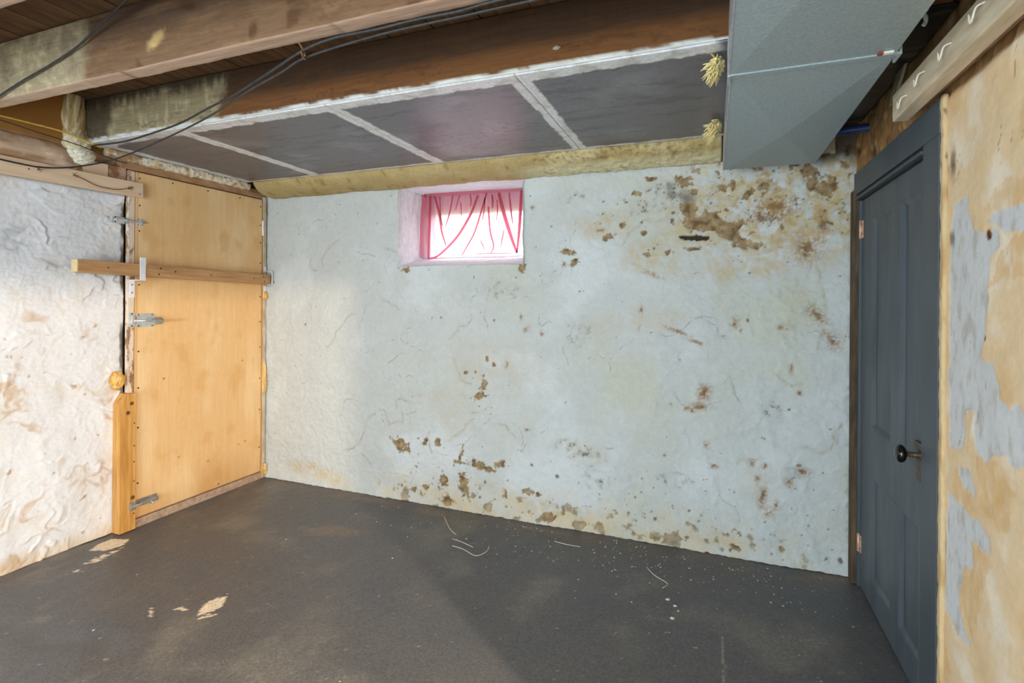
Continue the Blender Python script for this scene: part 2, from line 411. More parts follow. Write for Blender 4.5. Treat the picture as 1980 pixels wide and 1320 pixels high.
M_CABLE = mat_noise('black_cable', (34, 35, 36), (60, 60, 60), 60, 0.5)
M_YCABLE = mat_noise('yellow_cable', (200, 158, 60), (226, 190, 96), 40, 0.5)
M_RUSTWIRE = mat_noise('rusty_wire', (96, 66, 40), (140, 104, 66), 60, 0.7)
M_TUFT = mat_noise('yellow_glass_wool', (226, 200, 122), (246, 232, 180), 60, 0.95, bstr=0.6)
M_BLUE = mat_noise('blue_pipe', (28, 44, 92), (48, 70, 124), 20, 0.4)
M_WHITEPL = mat_noise('white_plastic', (206, 206, 200), (228, 228, 222), 40, 0.5)
M_KNOB = mat_noise('black_porcelain', (8, 9, 10), (16, 17, 18), 10, 0.12, spec=0.6, bstr=0)
M_BRASS = mat_noise('tarnished_brass', (44, 38, 30), (104, 84, 60), 40, 0.5, 0.3)
M_COPPERHINGE = mat_noise('bare_pinkish_hinge', (196, 150, 126), (222, 184, 160), 40, 0.5, 0.3)
M_REVEAL = mat_noise('white_window_reveal', (222, 226, 232), (240, 242, 245), 30, 0.85, bstr=0.5, bdist=0.004)
M_SASH = mat_noise('white_sash_paint', (212, 212, 214), (232, 232, 234), 20, 0.6)
M_CRUMB = mat_noise('plaster_crumb', (206, 200, 184), (232, 228, 216), 40, 0.9)
M_STRAW = mat_noise('pale_straw', (220, 212, 190), (236, 230, 214), 30, 0.8)
M_CONC = mat_noise('dusty_threshold', (150, 124, 104), (188, 164, 144), 30, 0.9, bstr=0.5)
M_CORE = mat_noise('rubble_masonry', (150, 146, 138), (186, 182, 172), 5, 0.9)
M_GRASS = mat_noise('outdoor_ground', (96, 108, 70), (130, 138, 100), 6, 0.95)
M_PLANK = mat_noise('old_floor_plank', (70, 46, 26), (120, 88, 56), 12, 0.85, stretch=(3, 0.3, 3), bstr=0.3)
M_BEAD = mat_noise('tan_plaster_bead', (212, 176, 122), (236, 206, 156), 16, 0.85, stretch=(1, 1, 0.4), bstr=0.4)
M_TORN = mat_noise('torn_board', (120, 104, 80), (170, 154, 126), 30, 0.9)


def frange(a, b, step):
    return np.linspace(a, b, max(2, int(round((b - a) / step)) + 1))


def cat(*arrs):
    return np.unique(np.round(np.concatenate(arrs), 5))


# ================================================================== the setting
# ---- floor
def floor_pos(u, v):
    z = 0.006 * fbm(u * 1.3, v * 1.3, 3, 5) + 0.0015 * fbm(u * 14, v * 14, 2, 6) - 0.004
    z -= 0.005 * ss(0.10, 0.0, np.abs(v - (1.30 + 0.12 * fbm(u * 3, v * 0, 2, 9)) - 0.15 * (u + 3.0))) * (u < -2.2)
    return np.stack([u, v, z], 1)


def floor_col(u, v, P):
    n = fbm(u * 2.2, v * 2.2, 5, 21); n2 = fbm(u * 9, v * 9, 4, 22); n3 = fbm(u * 40, v * 40, 3, 23)
    w = fbm(u * 3 + 0.5 * n2, v * 14 - u * 6, 4, 29)
    c = np.tile(lin(95, 93, 93), (len(u), 1))
    c = mix(c, lin(120, 116, 108), 0.8 * ss(0.05, 0.5, n))
    c = mix(c, lin(88, 90, 93), 0.7 * ss(0.0, 0.5, -n - 0.3 * n2))
    c = mix(c, lin(126, 120, 110), 0.5 * ss(0.15, 0.5, w) * ss(0, 0.4, n2 + n))
    near = ss(0.30, 0.0, YB - v)
    c = mix(c, lin(118, 100, 80), 0.65 * near * ss(-0.2, 0.35, fbm(u * 5, v * 9, 4, 24)))
    nearl = ss(0.32, 0.0, u - XL)
    c = mix(c, lin(142, 128, 108), 0.6 * nearl * ss(-0.1, 0.4, fbm(u * 7, v * 4, 4, 25)))
    du = 0.012 * fbm(u * 40, v * 40, 3, 31); dv = 0.012 * fbm(u * 40, v * 40, 3, 32)
    for i, p in enumerate(FPOLY):
        k = in_poly(u + du, v + dv, p).astype(float)
        if i in (1, 3):
            k *= ss(-0.15, 0.1, n3)
        c = mix(c, lin(232, 212, 184), k)
    # bare tan patches by the foot of the back wall
    for e in ((-2.28, 3.12, 0.16, 0.05, 0), (-1.75, 3.10, 0.22, 0.05, 0), (-2.20, 2.62, 0.28, 0.10, 15), (-1.0, 3.12, 0.3, 0.04, 0)):
        c = mix(c, lin(128, 112, 96), 0.6 * ss(1.0, 0.4, ell(u, v, e) + 0.6 * n2))
    # scuffs, specks
    scf = ss(0.28, 0.5, fbm(u * 30 + v * 12, v * 90 - u * 20, 3, 33)) * ss(0.0, 0.4, n + 0.5 * n2)
    c = mix(c, lin(150, 142, 130), 0.45 * scf)
    sp = ss(0.50, 0.60, n3) * ss(-0.3, 0.4, n2)
    c = mix(c, lin(190, 182, 168), 0.75 * sp)
    # hairline crack
    cx = 0.045 + 0.03 * fbm(v * 7, v * 0, 4, 41); k = ss(0.005, 0.002, np.abs(u - cx)) * ((v > 1.95) & (v < 2.42))
    c = mix(c, lin(156, 150, 140), 0.8 * k)
    return c


fl = grid('floor', cat(np.array([-3.7]), frange(-3.5, 0.75, 0.0085), np.array([1.5, 2.5, 3.7])),
          cat(np.array([-1.95, -1, 0, 0.5]), frange(0.95, 3.26, 0.0085)), floor_pos, M_FLOOR, floor_col)
tag(fl, 'dark grey painted concrete floor with worn pale patches', 'floor', kind='structure')

# ---- back wall
WX0, WX1, WZ0, WZ1 = -2.118, -1.168, 1.68, 2.245


def back_mask(u, v):
    n1 = fbm(u * 22, v * 22, 4, 51); n2 = fbm(u * 60, v * 60, 3, 52)
    peel = np.full(u.shape, -1.0)
    for e in PEEL:
        d = ell(u, v, e)
        peel = np.maximum(peel, 0.92 - d + 0.95 * n1 + 0.45 * n2)
    du = 0.018 * n1; dv = 0.018 * fbm(u * 22, v * 22, 4, 53)
    pm = ss(0.0, 0.12, peel)
    pm = np.maximum(pm, in_poly(u + du, v + dv, PEELPOLY[0]).astype(float))
    hole = in_poly(u + du * .6, v + dv * .6, PEELPOLY[1]).astype(float)
    # crumbling band along the foot of the wall and flaking upper right corner
    foot = ss(0.30, 0.02, v) * ss(-2.45, -2.1, u) * ss(1.0, -0.1, u) * 1.0
    flake = ss(0.30, 0.34, fbm(u * 12, v * 12, 5, 54) * 0.9 + 0.25 * foot - 0.09)
    pm = np.maximum(pm, 0.75 * flake * ss(0.25, 0.6, foot))
    corner = ss(1.0, 0.3, np.hypot((u - 0.42) / 0.95, (v - 2.02) / 0.52))
    flake2 = ss(0.34, 0.37, fbm(u * 13, v * 13, 5, 55) + 0.20 * corner * ss(1.85, 2.15, v) - 0.06)
    pm = np.maximum(pm, flake2 * ss(0.2, 0.6, corner))
    return pm, hole, foot, corner


def back_pos(u, v):
    pm, hole, foot, corner = back_mask(u, v)
    wx = u + 0.12 * fbm(u * 4, v * 4, 3, 61); wz = v + 0.12 * fbm(u * 4, v * 4, 3, 62)
    rid = 1 - np.abs(fbm(wx * 3.2, wz * 3.2, 3, 63)) * 2.2
    h = 0.014 * fbm(u * 2.2, v * 2.2, 3, 64) + 0.006 * fbm(u * 9, v * 9, 3, 65) + 0.004 * np.clip(rid, 0, 1) ** 4
    h += 0.0038 * fbm(u * 38, v * 38, 4, 66)
    h -= 0.006 * pm + 0.03 * hole
    h += 0.02 * ss(0.12, 0.0, v)
    edge = np.minimum.reduce([np.abs(u - WX0), np.abs(u - WX1), np.abs(v - WZ0), np.abs(v - WZ1)])
    du = 0.006 * fbm(v * 25, u * 25, 3, 67); dv = 0.006 * fbm(u * 25, v * 25, 3, 68)
    return np.stack([u + du, YB - h, v + dv], 1)


def back_col(u, v, P):
    pm, hole, foot, corner = back_mask(u, v)
    n = fbm(u * 1.6, v * 1.6, 4, 71); n1 = fbm(u * 6, v * 6, 5, 72); n2 = fbm(u * 24, v * 24, 4, 73); n3 = fbm(u * 70, v * 70, 2, 74)
    n1b = fbm(u * 11 + 3, v * 9, 5, 83)
    right = ss(-2.4, -0.6, u)
    c = np.tile(lin(196, 200, 198), (len(u), 1))
    c = mix(c, lin(194, 196, 184), right * ss(-0.1, 0.45, n))
    c = mix(c, lin(208, 213, 214), ss(0.05, 0.4, -n) * 0.8)
    for e in OCHRE:
        k = ss(1.2, 0.15, ell(u, v, e) + 0.6 * n1 + 0.25 * n2) * ss(-0.45, 0.3, 0.7 * n1b + 0.8 * n2)
        w = 0.72 if e[1] < 0.3 or e[1] > 1.6 else 0.30
        c = mix(c, lin(192, 172, 128), w * k)
    c = mix(c, lin(192, 172, 128), 0.8 * corner * ss(-0.4, 0.25, 0.6 * n2 + 0.7 * n1b))
    c = mix(c, lin(164, 136, 88), 0.6 * corner * ss(0.05, 0.4, 0.6 * n2 + 0.6 * n1))
    c = mix(c, lin(206, 212, 214), 0.8 * corner * ss(0.12, 0.35, -n1 + 0.3 * n2))
    c = mix(c, lin(206, 188, 150), 0.6 * foot * ss(-0.3, 0.3, n1))
    for gi, e in enumerate(GREY):
        k = ss(1.2, 0.2, ell(u, v, e) + 0.5 * n1 + 0.4 * n2)
        if gi in (0, 3):
            c = mix(c, lin(112, 108, 100), 0.8 * k * ss(-0.1, 0.25, n1b))
        c = mix(c, lin(150, 148, 138), 0.5 * k * ss(-0.25, 0.4, n2))
        c = mix(c, lin(74, 70, 62), 0.75 * ss(0.25, 0.42, n2 + 0.4 * n3) * k)
    for e in RUST:
        k = ss(1.6, 0.2, ell(u, v, e) + 0.7 * n2)
        c = mix(c, lin(158, 124, 80), 0.85 * k * ss(-0.5, 0.25, n3 + 0.4 * n1))
        c = mix(c, lin(112, 76, 38), 0.7 * ss(0.55, 0.1, ell(u, v, e) + 0.6 * n2))
    # hairline cracks: wandering lines
    rg2 = np.random.default_rng(23)
    for q in range(70):
        big = q < 26
        x = rg2.uniform(-2.6, 0.6) if q % 7 else rg2.uniform(-3.2, -2.2); z = rg2.uniform(0.12, 2.0); a = rg2.normal(0, 0.6) + (math.pi if rg2.random() < .5 else 0)
        st_ = rg2.uniform(.025, .045) if big else rg2.uniform(.012, .022); nst = int(rg2.integers(5, 13)); wd = rg2.uniform(.0025, .0045)
        pts = [(x, z)]
        for s_ in range(nst):
            a += rg2.normal(0, 0.4); x += st_ * math.cos(a); z += st_ * math.sin(a); pts.append((x, z))
        pa = np.array(pts); lo, hi = pa.min(0) - .02, pa.max(0) + .02
        sel = np.where((u > lo[0]) & (u < hi[0]) & (v > lo[1]) & (v < hi[1]))[0]
        if not len(sel):
            continue
        uu, vq = u[sel], v[sel]; dmin = np.full(len(sel), 9.0)
        for (x0, z0), (x1, z1) in zip(pts, pts[1:]):
            t = np.clip(((uu - x0) * (x1 - x0) + (vq - z0) * (z1 - z0)) / ((x1 - x0) ** 2 + (z1 - z0) ** 2), 0, 1)
            dmin = np.minimum(dmin, np.hypot(uu - x0 - t * (x1 - x0), vq - z0 - t * (z1 - z0)))
        k = ss(wd * 1.8, wd * .4, dmin + 0.004 * n2[sel]) * ss(-0.15, 0.3, n2[sel] + 0.4 * n1b[sel])
        c[sel] = c[sel] * (1 - (0.55 * k)[:, None]) + lin(118, 106, 86) * (0.55 * k)[:, None]
        halo = 0.22 * ss(.018, .002, dmin) * (q % 3 == 0)
        c[sel] = c[sel] * (1 - halo[:, None]) + lin(176, 158, 122) * halo[:, None]
    # mould and nail specks
    for q in range(430):
        if q < 150:
            x, z = rg2.normal(0.15, 0.4), rg2.normal(1.98, 0.16)
        elif q < 270:
            x, z = rg2.uniform(-2.2, 0.65), abs(rg2.normal(0, 0.22)) + 0.03
        else:
            x, z = rg2.uniform(-3.3, 0.66), rg2.uniform(0.05, 2.2)
        r = rg2.choice([.004, .005, .006, .008, .012], p=[.4, .25, .2, .1, .05])
        sel = np.where((np.abs(u - x) < r * 2.2) & (np.abs(v - z) < r * 2.2))[0]
        if len(sel):
            k = 0.8 * ss(1.3, 0.5, np.hypot(u[sel] - x, (v[sel] - z) * rg2.uniform(.7, 1.5)) / r + 0.5 * n2[sel])
            tc = lin(*((76, 64, 48) if q % 3 else (132, 98, 56)))
            c[sel] = c[sel] * (1 - k[:, None]) + tc * k[:, None]
    bare = mix(np.tile(lin(152, 128, 94), (len(u), 1)), lin(108, 86, 60), ss(-0.1, 0.4, n2))
    bare = mix(bare, lin(182, 164, 130), ss(0.1, 0.5, -n2 + 0.3 * n3) * 0.8)
    c = c * (1 - pm[:, None]) + bare * pm[:, None]
    c = mix(c, lin(64, 52, 38), hole)
    # rubble and filth in the upper right corner beside the duct
    k = ss(0.42, 0.55, u + 0.10 * n1) * ss(2.16, 2.24, v + 0.05 * n1)
    c = mix(c, lin(66, 46, 30), 0.9 * k)
    k = ss(0.655, 0.675, u + 0.03 * n2)
    c = mix(c, lin(120, 104, 80), 0.45 * k * ss(-0.4, 0.3, n1b))
    c *= (1 + 0.07 * n2 + 0.05 * n1)[:, None]
    k = in_poly(u + 0.01 * n2, v + 0.01 * n2, [(0.52, 2.24), (0.60, 2.24), (0.60, 2.33), (0.50, 2.36)]).astype(float)
    c = mix(c, lin(190, 180, 150), k)
    return c


wb = grid('wall_back', cat(frange(-3.46, WX0, 0.0062), frange(WX0, WX1, 0.0062), frange(WX1, 0.74, 0.0062)),
          cat(frange(0, WZ0, 0.0062), frange(WZ0, WZ1, 0.0062), frange(WZ1, 2.60, 0.007)), back_pos, M_PLASTER, back_col,
          holes=[(WX0, WX1, WZ0, WZ1)])
tag(wb, 'white limewashed back wall with stains and flaking patches', 'wall', kind='structure')
box('wall_back_core', -3.9, WX0 - .01, YB + .06, YB + .5, -.05, 2.9, M_CORE, bevel=0)['kind'] = 'structure'
box('wall_back_core', WX1 + .01, 1.2, YB + .06, YB + .5, -.05, 2.9, M_CORE, bevel=0)['kind'] = 'structure'
box('wall_back_core', WX0 - .01, WX1 + .01, YB + .06, YB + .5, -.05, WZ0 - .03, M_CORE, bevel=0)['kind'] = 'structure'
box('wall_back_core', WX0 - .01, WX1 + .01, YB + .06, YB + .5, WZ1 + .03, 2.9, M_CORE, bevel=0)['kind'] = 'structure'

# ---- left wall (rough trowelled plaster up to the door, brown foam and timber above)
def left_pos(u, v):          # u = Y, v = Z
    wx = u + 0.10 * fbm(u * 5, v * 5, 3, 81); wz = v + 0.10 * fbm(u * 5, v * 5, 3, 82)
    r1 = np.clip(1 - 2.6 * np.abs(fbm(wx * 5.0 + wz * 2, wz * 6.0 - wx * 2, 3, 83)), 0, 1)
    r2 = np.clip(1 - 2.6 * np.abs(fbm(wx * 11 + 3, wz * 11, 3, 84)), 0, 1)
    gate = ss(-0.05, 0.35, fbm(u * 3, v * 3, 2, 88)); gate2 = ss(0.0, 0.35, fbm(u * 4 + 7, v * 4, 2, 89))
    fac = fbm(wx * 4 + wz * 2.5, wz * 5 - wx * 2, 2, 87)          # trowel facets: rise slowly, break off sharply
    st = np.mod(fac * 1.7 + 0.5 * fbm(u * 2, v * 2, 2, 90) + 0.05 * fbm(u * 25, v * 25, 3, 95), 1.0)
    h = 0.018 * fbm(u * 2.4, v * 2.4, 3, 85) + 0.008 * gate * st ** 2 + 0.003 * r2 ** 10 * gate2 + 0.003 * r1 ** 12 + 0.003 * fbm(u * 11, v * 11, 3, 96) + 0.0022 * fbm(u * 45, v * 45, 3, 86)
    h *= ss(2.14, 2.06, v) * 0.9 + 0.1
    h -= 0.05 * ss(2.06, 2.14, v) * ss(2.30, 2.24, v)
    return np.stack([XL - 0.006 + h, u, v], 1)


def left_col(u, v, P):
    n1 = fbm(u * 6, v * 6, 4, 91); n2 = fbm(u * 20, v * 20, 4, 92)
    wx = u + 0.10 * fbm(u * 5, v * 5, 3, 81); wz = v + 0.10 * fbm(u * 5, v * 5, 3, 82)
    r1 = np.abs(fbm(wx * 5.0 + wz * 2 + 0.03, wz * 6.0 - wx * 2, 3, 83))
    c = np.tile(lin(224, 226, 231), (len(u), 1))
    c = mix(c, lin(222, 216, 208), 0.5 * ss(0.0, 0.5, n1))
    c = mix(c, lin(84, 72, 60), 0.85 * ss(2.118, 2.128, u + 0.008 * n2) * ss(-0.25, 0.1, fbm(v * 4, u * 0, 3, 94)))
    gate = ss(0.05, 0.4, fbm(u * 4, v * 4, 3, 93))
    c = mix(c, lin(190, 156, 116), 0.65 * gate * ss(0.12, 0.02, r1) * ss(1.6, 1.3, v))  # tan creases kept to the lamp-lit lower half, warm light painted in
    c = mix(c, lin(150, 160, 172), 0.45 * gate * ss(0.10, 0.02, r1) * ss(1.4, 1.7, v))  # blue-grey creases above the lamp edge, cool shade painted in
    c = mix(c, lin(160, 118, 76), 0.7 * ss(0.42, 0.55, n2) * ss(1.5, 1.2, v))
    c = mix(c, lin(204, 178, 140), 0.6 * ss(0.10, 0.0, v + 0.05 * n1))
    k = ss(2.05, 2.12, v + 0.02 * n1)
    c = mix(c, lin(196, 168, 138), k)
    k = ss(2.28, 2.32, v + 0.02 * n1)
    c = mix(c, lin(150, 104, 50), k)
    return c


wl = grid('wall_left', cat(np.array([-1.95, -1.5, -1, -0.4, 0.7]), frange(1.2, 2.139, 0.0065), frange(2.16, 3.24, 0.02)),
          cat(frange(0, 0.9, 0.0065), frange(0.9, 2.1, 0.0065), frange(2.11, 2.60, 0.012)), left_pos, M_PLASTER, left_col, holes=[(2.14, 3.3, 0, 2.28), (-1.5, -0.4, 0.9, 2.1)], flip=False)  # last hole: unseen side opening, added for daylight
tag(wl, 'rough trowelled white plaster wall beside the plywood door', 'wall', kind='structure')
for args in ((-1.95, -1.5, -.05, 2.9), (-.4, 3.75, -.05, 2.9), (-1.5, -.4, -.05, .9), (-1.5, -.4, 2.1, 2.9)):
    box('wall_left_core', -3.7, -3.50, *args, M_CORE, bevel=0)['kind'] = 'structure'

# ---- right wall (peeling tan paint, doorway, brown daub above it)
DY0, DY1, DZ1 = 2.09, 3.18, 2.07
OY0, OY1, OZ1 = -0.22, 0.87, 1.86


def right_pos(u, v):
    n = fbm(u * 18, v * 18, 3, 101)
    pk = np.zeros(u.shape)
    for p in RPOLY:
        pk = np.maximum(pk, in_poly(u + 0.012 * n, v + 0.012 * fbm(u * 18, v * 18, 3, 102), p).astype(float))
    h = 0.010 * fbm(u * 2, v * 2, 3, 103) + 0.002 * fbm(u * 14, v * 14, 3, 104) - 0.002 * pk
    daub = ss(2.08, 2.12, v)
    h += daub * (0.02 * fbm(u * 9, v * 9, 4, 105) - 0.01)
    return np.stack([XR - h, u, v], 1)


def right_col(u, v, P):
    n = fbm(u * 18, v * 18, 3, 101); nb = fbm(u * 18, v * 18, 3, 102)
    n1 = fbm(u * 5, v * 5, 4, 106); n2 = fbm(u * 30, v * 12, 4, 107)
    c = np.tile(lin(228, 200, 160), (len(u), 1))
    c = mix(c, lin(234, 218, 194), ss(0.0, 0.4, n1))
    c = mix(c, lin(212, 172, 116), 0.6 * ss(0.05, 0.4, -n1))
    for p in ROPOLY:
        c = mix(c, lin(214, 170, 112), 0.5 * in_poly(u + 0.03 * n, v + 0.03 * nb, p) * ss(-0.4, 0.1, n2))
    for p in RPOLY:
        k = in_poly(u + 0.014 * n, v + 0.014 * nb, p).astype(float)
        c = mix(c, lin(206, 206, 206), k)
        c = mix(c, lin(168, 158, 142), 0.5 * k * ss(0.0, 0.4, n2))
    cr = np.abs(fbm(u * 7 + 0.4 * n1, v * 3.2, 3, 108))
    c = mix(c, lin(120, 96, 66), 0.7 * ss(0.02, 0.004, cr) * ss(0.1, 0.35, fbm(u * 4, v * 4, 3, 109)))
    c = mix(c, lin(92, 50, 36), ss(0.9, 0.6, np.hypot((u - 1.775) / 0.018, (v - 1.63) / 0.018) + 0.4 * n))
    c = mix(c, lin(96, 42, 36), ss(1.0, 0.7, np.hypot((u - 1.775) / 0.008, (v - 1.352) / 0.009)))
    # dark scars along the bead
    k = ss(0.022, 0.008, np.abs(u - (2.005 + 0.012 * fbm(v * 6, v * 0, 3, 110)))) * ss(0.05, 0.3, fbm(v * 5, u * 0, 3, 111)) * (v > 1.3)
    c = mix(c, lin(92, 78, 62), 0.8 * k)
    d = np.maximum(ss(2.095, 2.105, v + 0.004 * n1), ss(2.06, 2.075, u) * (v > 1.9))
    br = mix(np.tile(lin(150, 112, 70), (len(u), 1)), lin(78, 54, 34), ss(0.05, 0.5, n1 + 0.35 * n) * ss(2.3, 3.1, u))
    br = mix(br, lin(190, 160, 112), 0.5 * ss(0.1, 0.4, -n))
    c = c * (1 - d[:, None]) + br * d[:, None]
    return c


wr = grid('wall_right', cat(np.array([-1.95, -1, OY0, 0.3, OY1]), frange(1.2, DY0, 0.007), frange(DY0, 3.24, 0.010)),
          cat(np.array([0]), frange(0, .8, 0.007), frange(.8, OZ1, 0.007), frange(OZ1, DZ1, 0.007), frange(DZ1, 2.60, 0.010)), right_pos, M_PLASTER_R, right_col,
          holes=[(OY0, OY1, 0, OZ1), (DY0, DY1, 0, DZ1)], flip=True)
tag(wr, 'tan plaster wall with peeling grey patches beside the slate door', 'wall', kind='structure')
for args in ((.76, .95, OY1, DY0 - .05, -.05, 2.9), (.76, .95, DY0 - .05, 3.75, -.05, 2.9), (.76, .95, -1.95, OY0, -.05, 2.9), (.76, .95, OY0, OY1, OZ1, 2.9)):
    box('wall_right_core', *args, M_CORE, bevel=0)['kind'] = 'structure'
# the reveal of the open side doorway, and the side room beyond it (both outside the picture)
for args in ((.675, .95, OY1 - .005, OY1 + .02, 0, OZ1), (.675, .95, OY0 - .02, OY0 + .005, 0, OZ1), (.675, .95, OY0, OY1, OZ1 - .005, OZ1 + .02)):
    box('wall_right_reveal', *args, M_CORE, bevel=0)['kind'] = 'structure'
for args in ((.95, 3.7, -1.4, -1.2, -.05, 2.5), (.95, 3.7, 1.7, 1.9, -.05, 2.5), (3.6, 3.8, -1.4, 1.9, -.05, 2.5), (.95, 3.8, -1.4, 1.9, 2.45, 2.6)):
    box('wall_side_room', *args, M_CORE, bevel=0)['kind'] = 'structure'
# unseen rear wall, its wide opening added and sized for the daylight
for args in ((-3.7, -2.6, -1.95, -1.7, -.05, 2.9), (-.1, .95, -1.95, -1.7, -.05, 2.9), (-2.6, -.1, -1.95, -1.7, 2.28, 2.9)):
    box('wall_rear', *args, M_CORE, bevel=0)['kind'] = 'structure'
box('ground_outside', -30, 30, 3.72, 40, 1.30, 1.58, M_GRASS, bevel=0)['kind'] = 'structure'

# ---- ceiling: floor planks of the room above
ceil = empty('ceiling', (-1.4, 1.0, ZS))
tag(ceil, 'old brown floor planks seen from below between the joists', 'ceiling', kind='structure')
box('plank_backing', -3.7, .95, -1.95, 3.75, ZS + .025, ZS + .12, M_DARKWOOD, ceil, bevel=0)
bm = bmesh.new(); bx(bm, -0.106, 0.106, -1.9, 3.24, 0, 0.022)
plank0 = None
k = 0
x = -3.62
while x < 0.8:
    if plank0 is None:
        plank0 = mk('plank', bm, M_PLANK, None, bevel=0.003)
        p = plank0
    else:
        p = bpy.data.objects.new('plank', plank0.data); COL.objects.link(p)
    p.parent = ceil
    p.matrix_parent_inverse = Matrix.Translation(ceil.location).inverted()
    p.location = (x, 0, ZS + random.uniform(0, 0.006))
    x += 0.218
    k += 1


# ---- joists
def joist(yf, yb, z0, x0, x1, seed, col, label):
    w, h = yb - yf, ZS - z0 - 0.002
    prof, nor = rrect(w, h, 0.008, 0.010)
    yc, zc = (yf + yb) / 2, z0 + h / 2

    def place(t, a, b):
        wob = 0.006 * fbm(t * 1.1, t * 0, 2, seed)
        return np.stack([t, yc + a + wob, zc + b], 1)

    def disp(t, s, a, b):
        return np.where(b > h / 2 - 0.02, -0.002, 0.003 * fbm(t * 6, s * 25, 3, seed + 1) + 0.0012 * fbm(t * 40, s * 60, 2, seed + 2))
    return tag(sweep('ceiling_joist', prof, nor, frange(x0, x1, 0.012), place, disp, col, M_TIMBER), label, 'joist', 'ceiling joists')


def joist1_col(P, NA, NB, t, s):
    x, z = P[:, 0], P[:, 2]
    n = fbm(x * 3, z * 18, 4, 121); n1 = fbm(x * 9, z * 9, 4, 122); n2 = fbm(x * 40, z * 40, 3, 123); gr = fbm(x * 2.2, z * 70 + 4 * n1, 3, 124)
    c = np.tile(lin(120, 91, 66), (len(x), 1))
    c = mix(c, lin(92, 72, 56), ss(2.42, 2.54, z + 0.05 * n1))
    c = mix(c, lin(84, 56, 34), 0.8 * ss(0.26, 0.36, fbm(x * 6 + z * 3, z * 5, 3, 126)))
    c = mix(c, lin(138, 106, 76), 0.6 * ss(0.0, 0.4, n))
    c = mix(c, lin(104, 74, 46), 0.6 * ss(0.1, 0.4, gr))
    sp = ss(-2.36, -2.44, x + 0.06 * n1 + 0.02 * n2)
    ov = mix(np.tile(lin(160, 144, 116), (len(x), 1)), lin(200, 186, 146), 0.8 * ss(-0.1, 0.5, n1 + 0.5 * n2))
    ov = mix(ov, lin(120, 106, 86), 0.7 * ss(0.1, 0.5, -n1 + 0.4 * n2 + 1.2 * (z - 2.46)))
    c = c * (1 - sp[:, None]) + ov * sp[:, None]
    c = mix(c, lin(214, 180, 120), 0.8 * ss(1.0, 0.3, ell(x, z, (-1.98, 2.42, 0.07, 0.035, 30)) + 0.4 * n2))
    bot = ss(-0.5, -0.8, NB)
    c = mix(c, lin(190, 160, 138), 0.75 * bot)
    c = mix(c, lin(86, 60, 38), 0.6 * bot * ss(0.25, 0.5, n1))
    return c


def joist2_col(P, NA, NB, t, s):
    x, z = P[:, 0], P[:, 2]
    n1 = fbm(x * 9, z * 9, 4, 131); n2 = fbm(x * 40, z * 40, 3, 132); gr = fbm(x * 1.6, z * 45 + 3 * n1, 4, 133)
    c = np.tile(lin(116, 77, 43), (len(x), 1))
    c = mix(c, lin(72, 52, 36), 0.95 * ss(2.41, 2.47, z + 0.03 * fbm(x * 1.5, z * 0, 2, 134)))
    c = mix(c, lin(88, 56, 30), 0.65 * ss(0.05, 0.4, gr))
    tk = ss(0.1, 0.4, fbm(x * 38, z * 4, 2, 135))
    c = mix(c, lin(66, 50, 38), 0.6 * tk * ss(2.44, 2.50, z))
    sp = ss(-2.30, -2.36, x + 0.05 * n1 + 0.03 * n2 - 0.4 * (z - 2.42))
    ov = mix(np.tile(lin(148, 134, 104), (len(x), 1)), lin(176, 164, 130), ss(-0.05, 0.4, n1 + 0.5 * fbm(x * 60, z * 6, 2, 137)))
    ov = mix(ov, lin(104, 90, 66), 0.7 * ss(0.1, 0.4, gr))
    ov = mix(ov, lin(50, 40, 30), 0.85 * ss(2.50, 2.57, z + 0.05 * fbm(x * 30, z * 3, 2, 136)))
    ov = mix(ov, lin(58, 46, 32), 0.8 * ss(-3.16, -3.22, x + 0.05 * n1))
    c = c * (1 - sp[:, None]) + ov * sp[:, None]
    wp = ss(ZP + 0.026, ZP + 0.020, z + 0.010 * n1 + 0.003 * n2) * ss(0.12, 0.02, x + 0.02 * n2)
    c = mix(c, lin(222, 220, 212), wp)
    return c


joist(1.345, 1.415, ZP, -3.44, 0.66, 140, joist1_col, 'brown timber joist with pale underside, cables slung along it')
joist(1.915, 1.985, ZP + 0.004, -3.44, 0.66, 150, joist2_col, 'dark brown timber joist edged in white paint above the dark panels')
joist(0.855, 0.925, ZP, -3.44, 0.66, 160, joist1_col, 'joist cut off by the top left corner of the picture, pale underside')

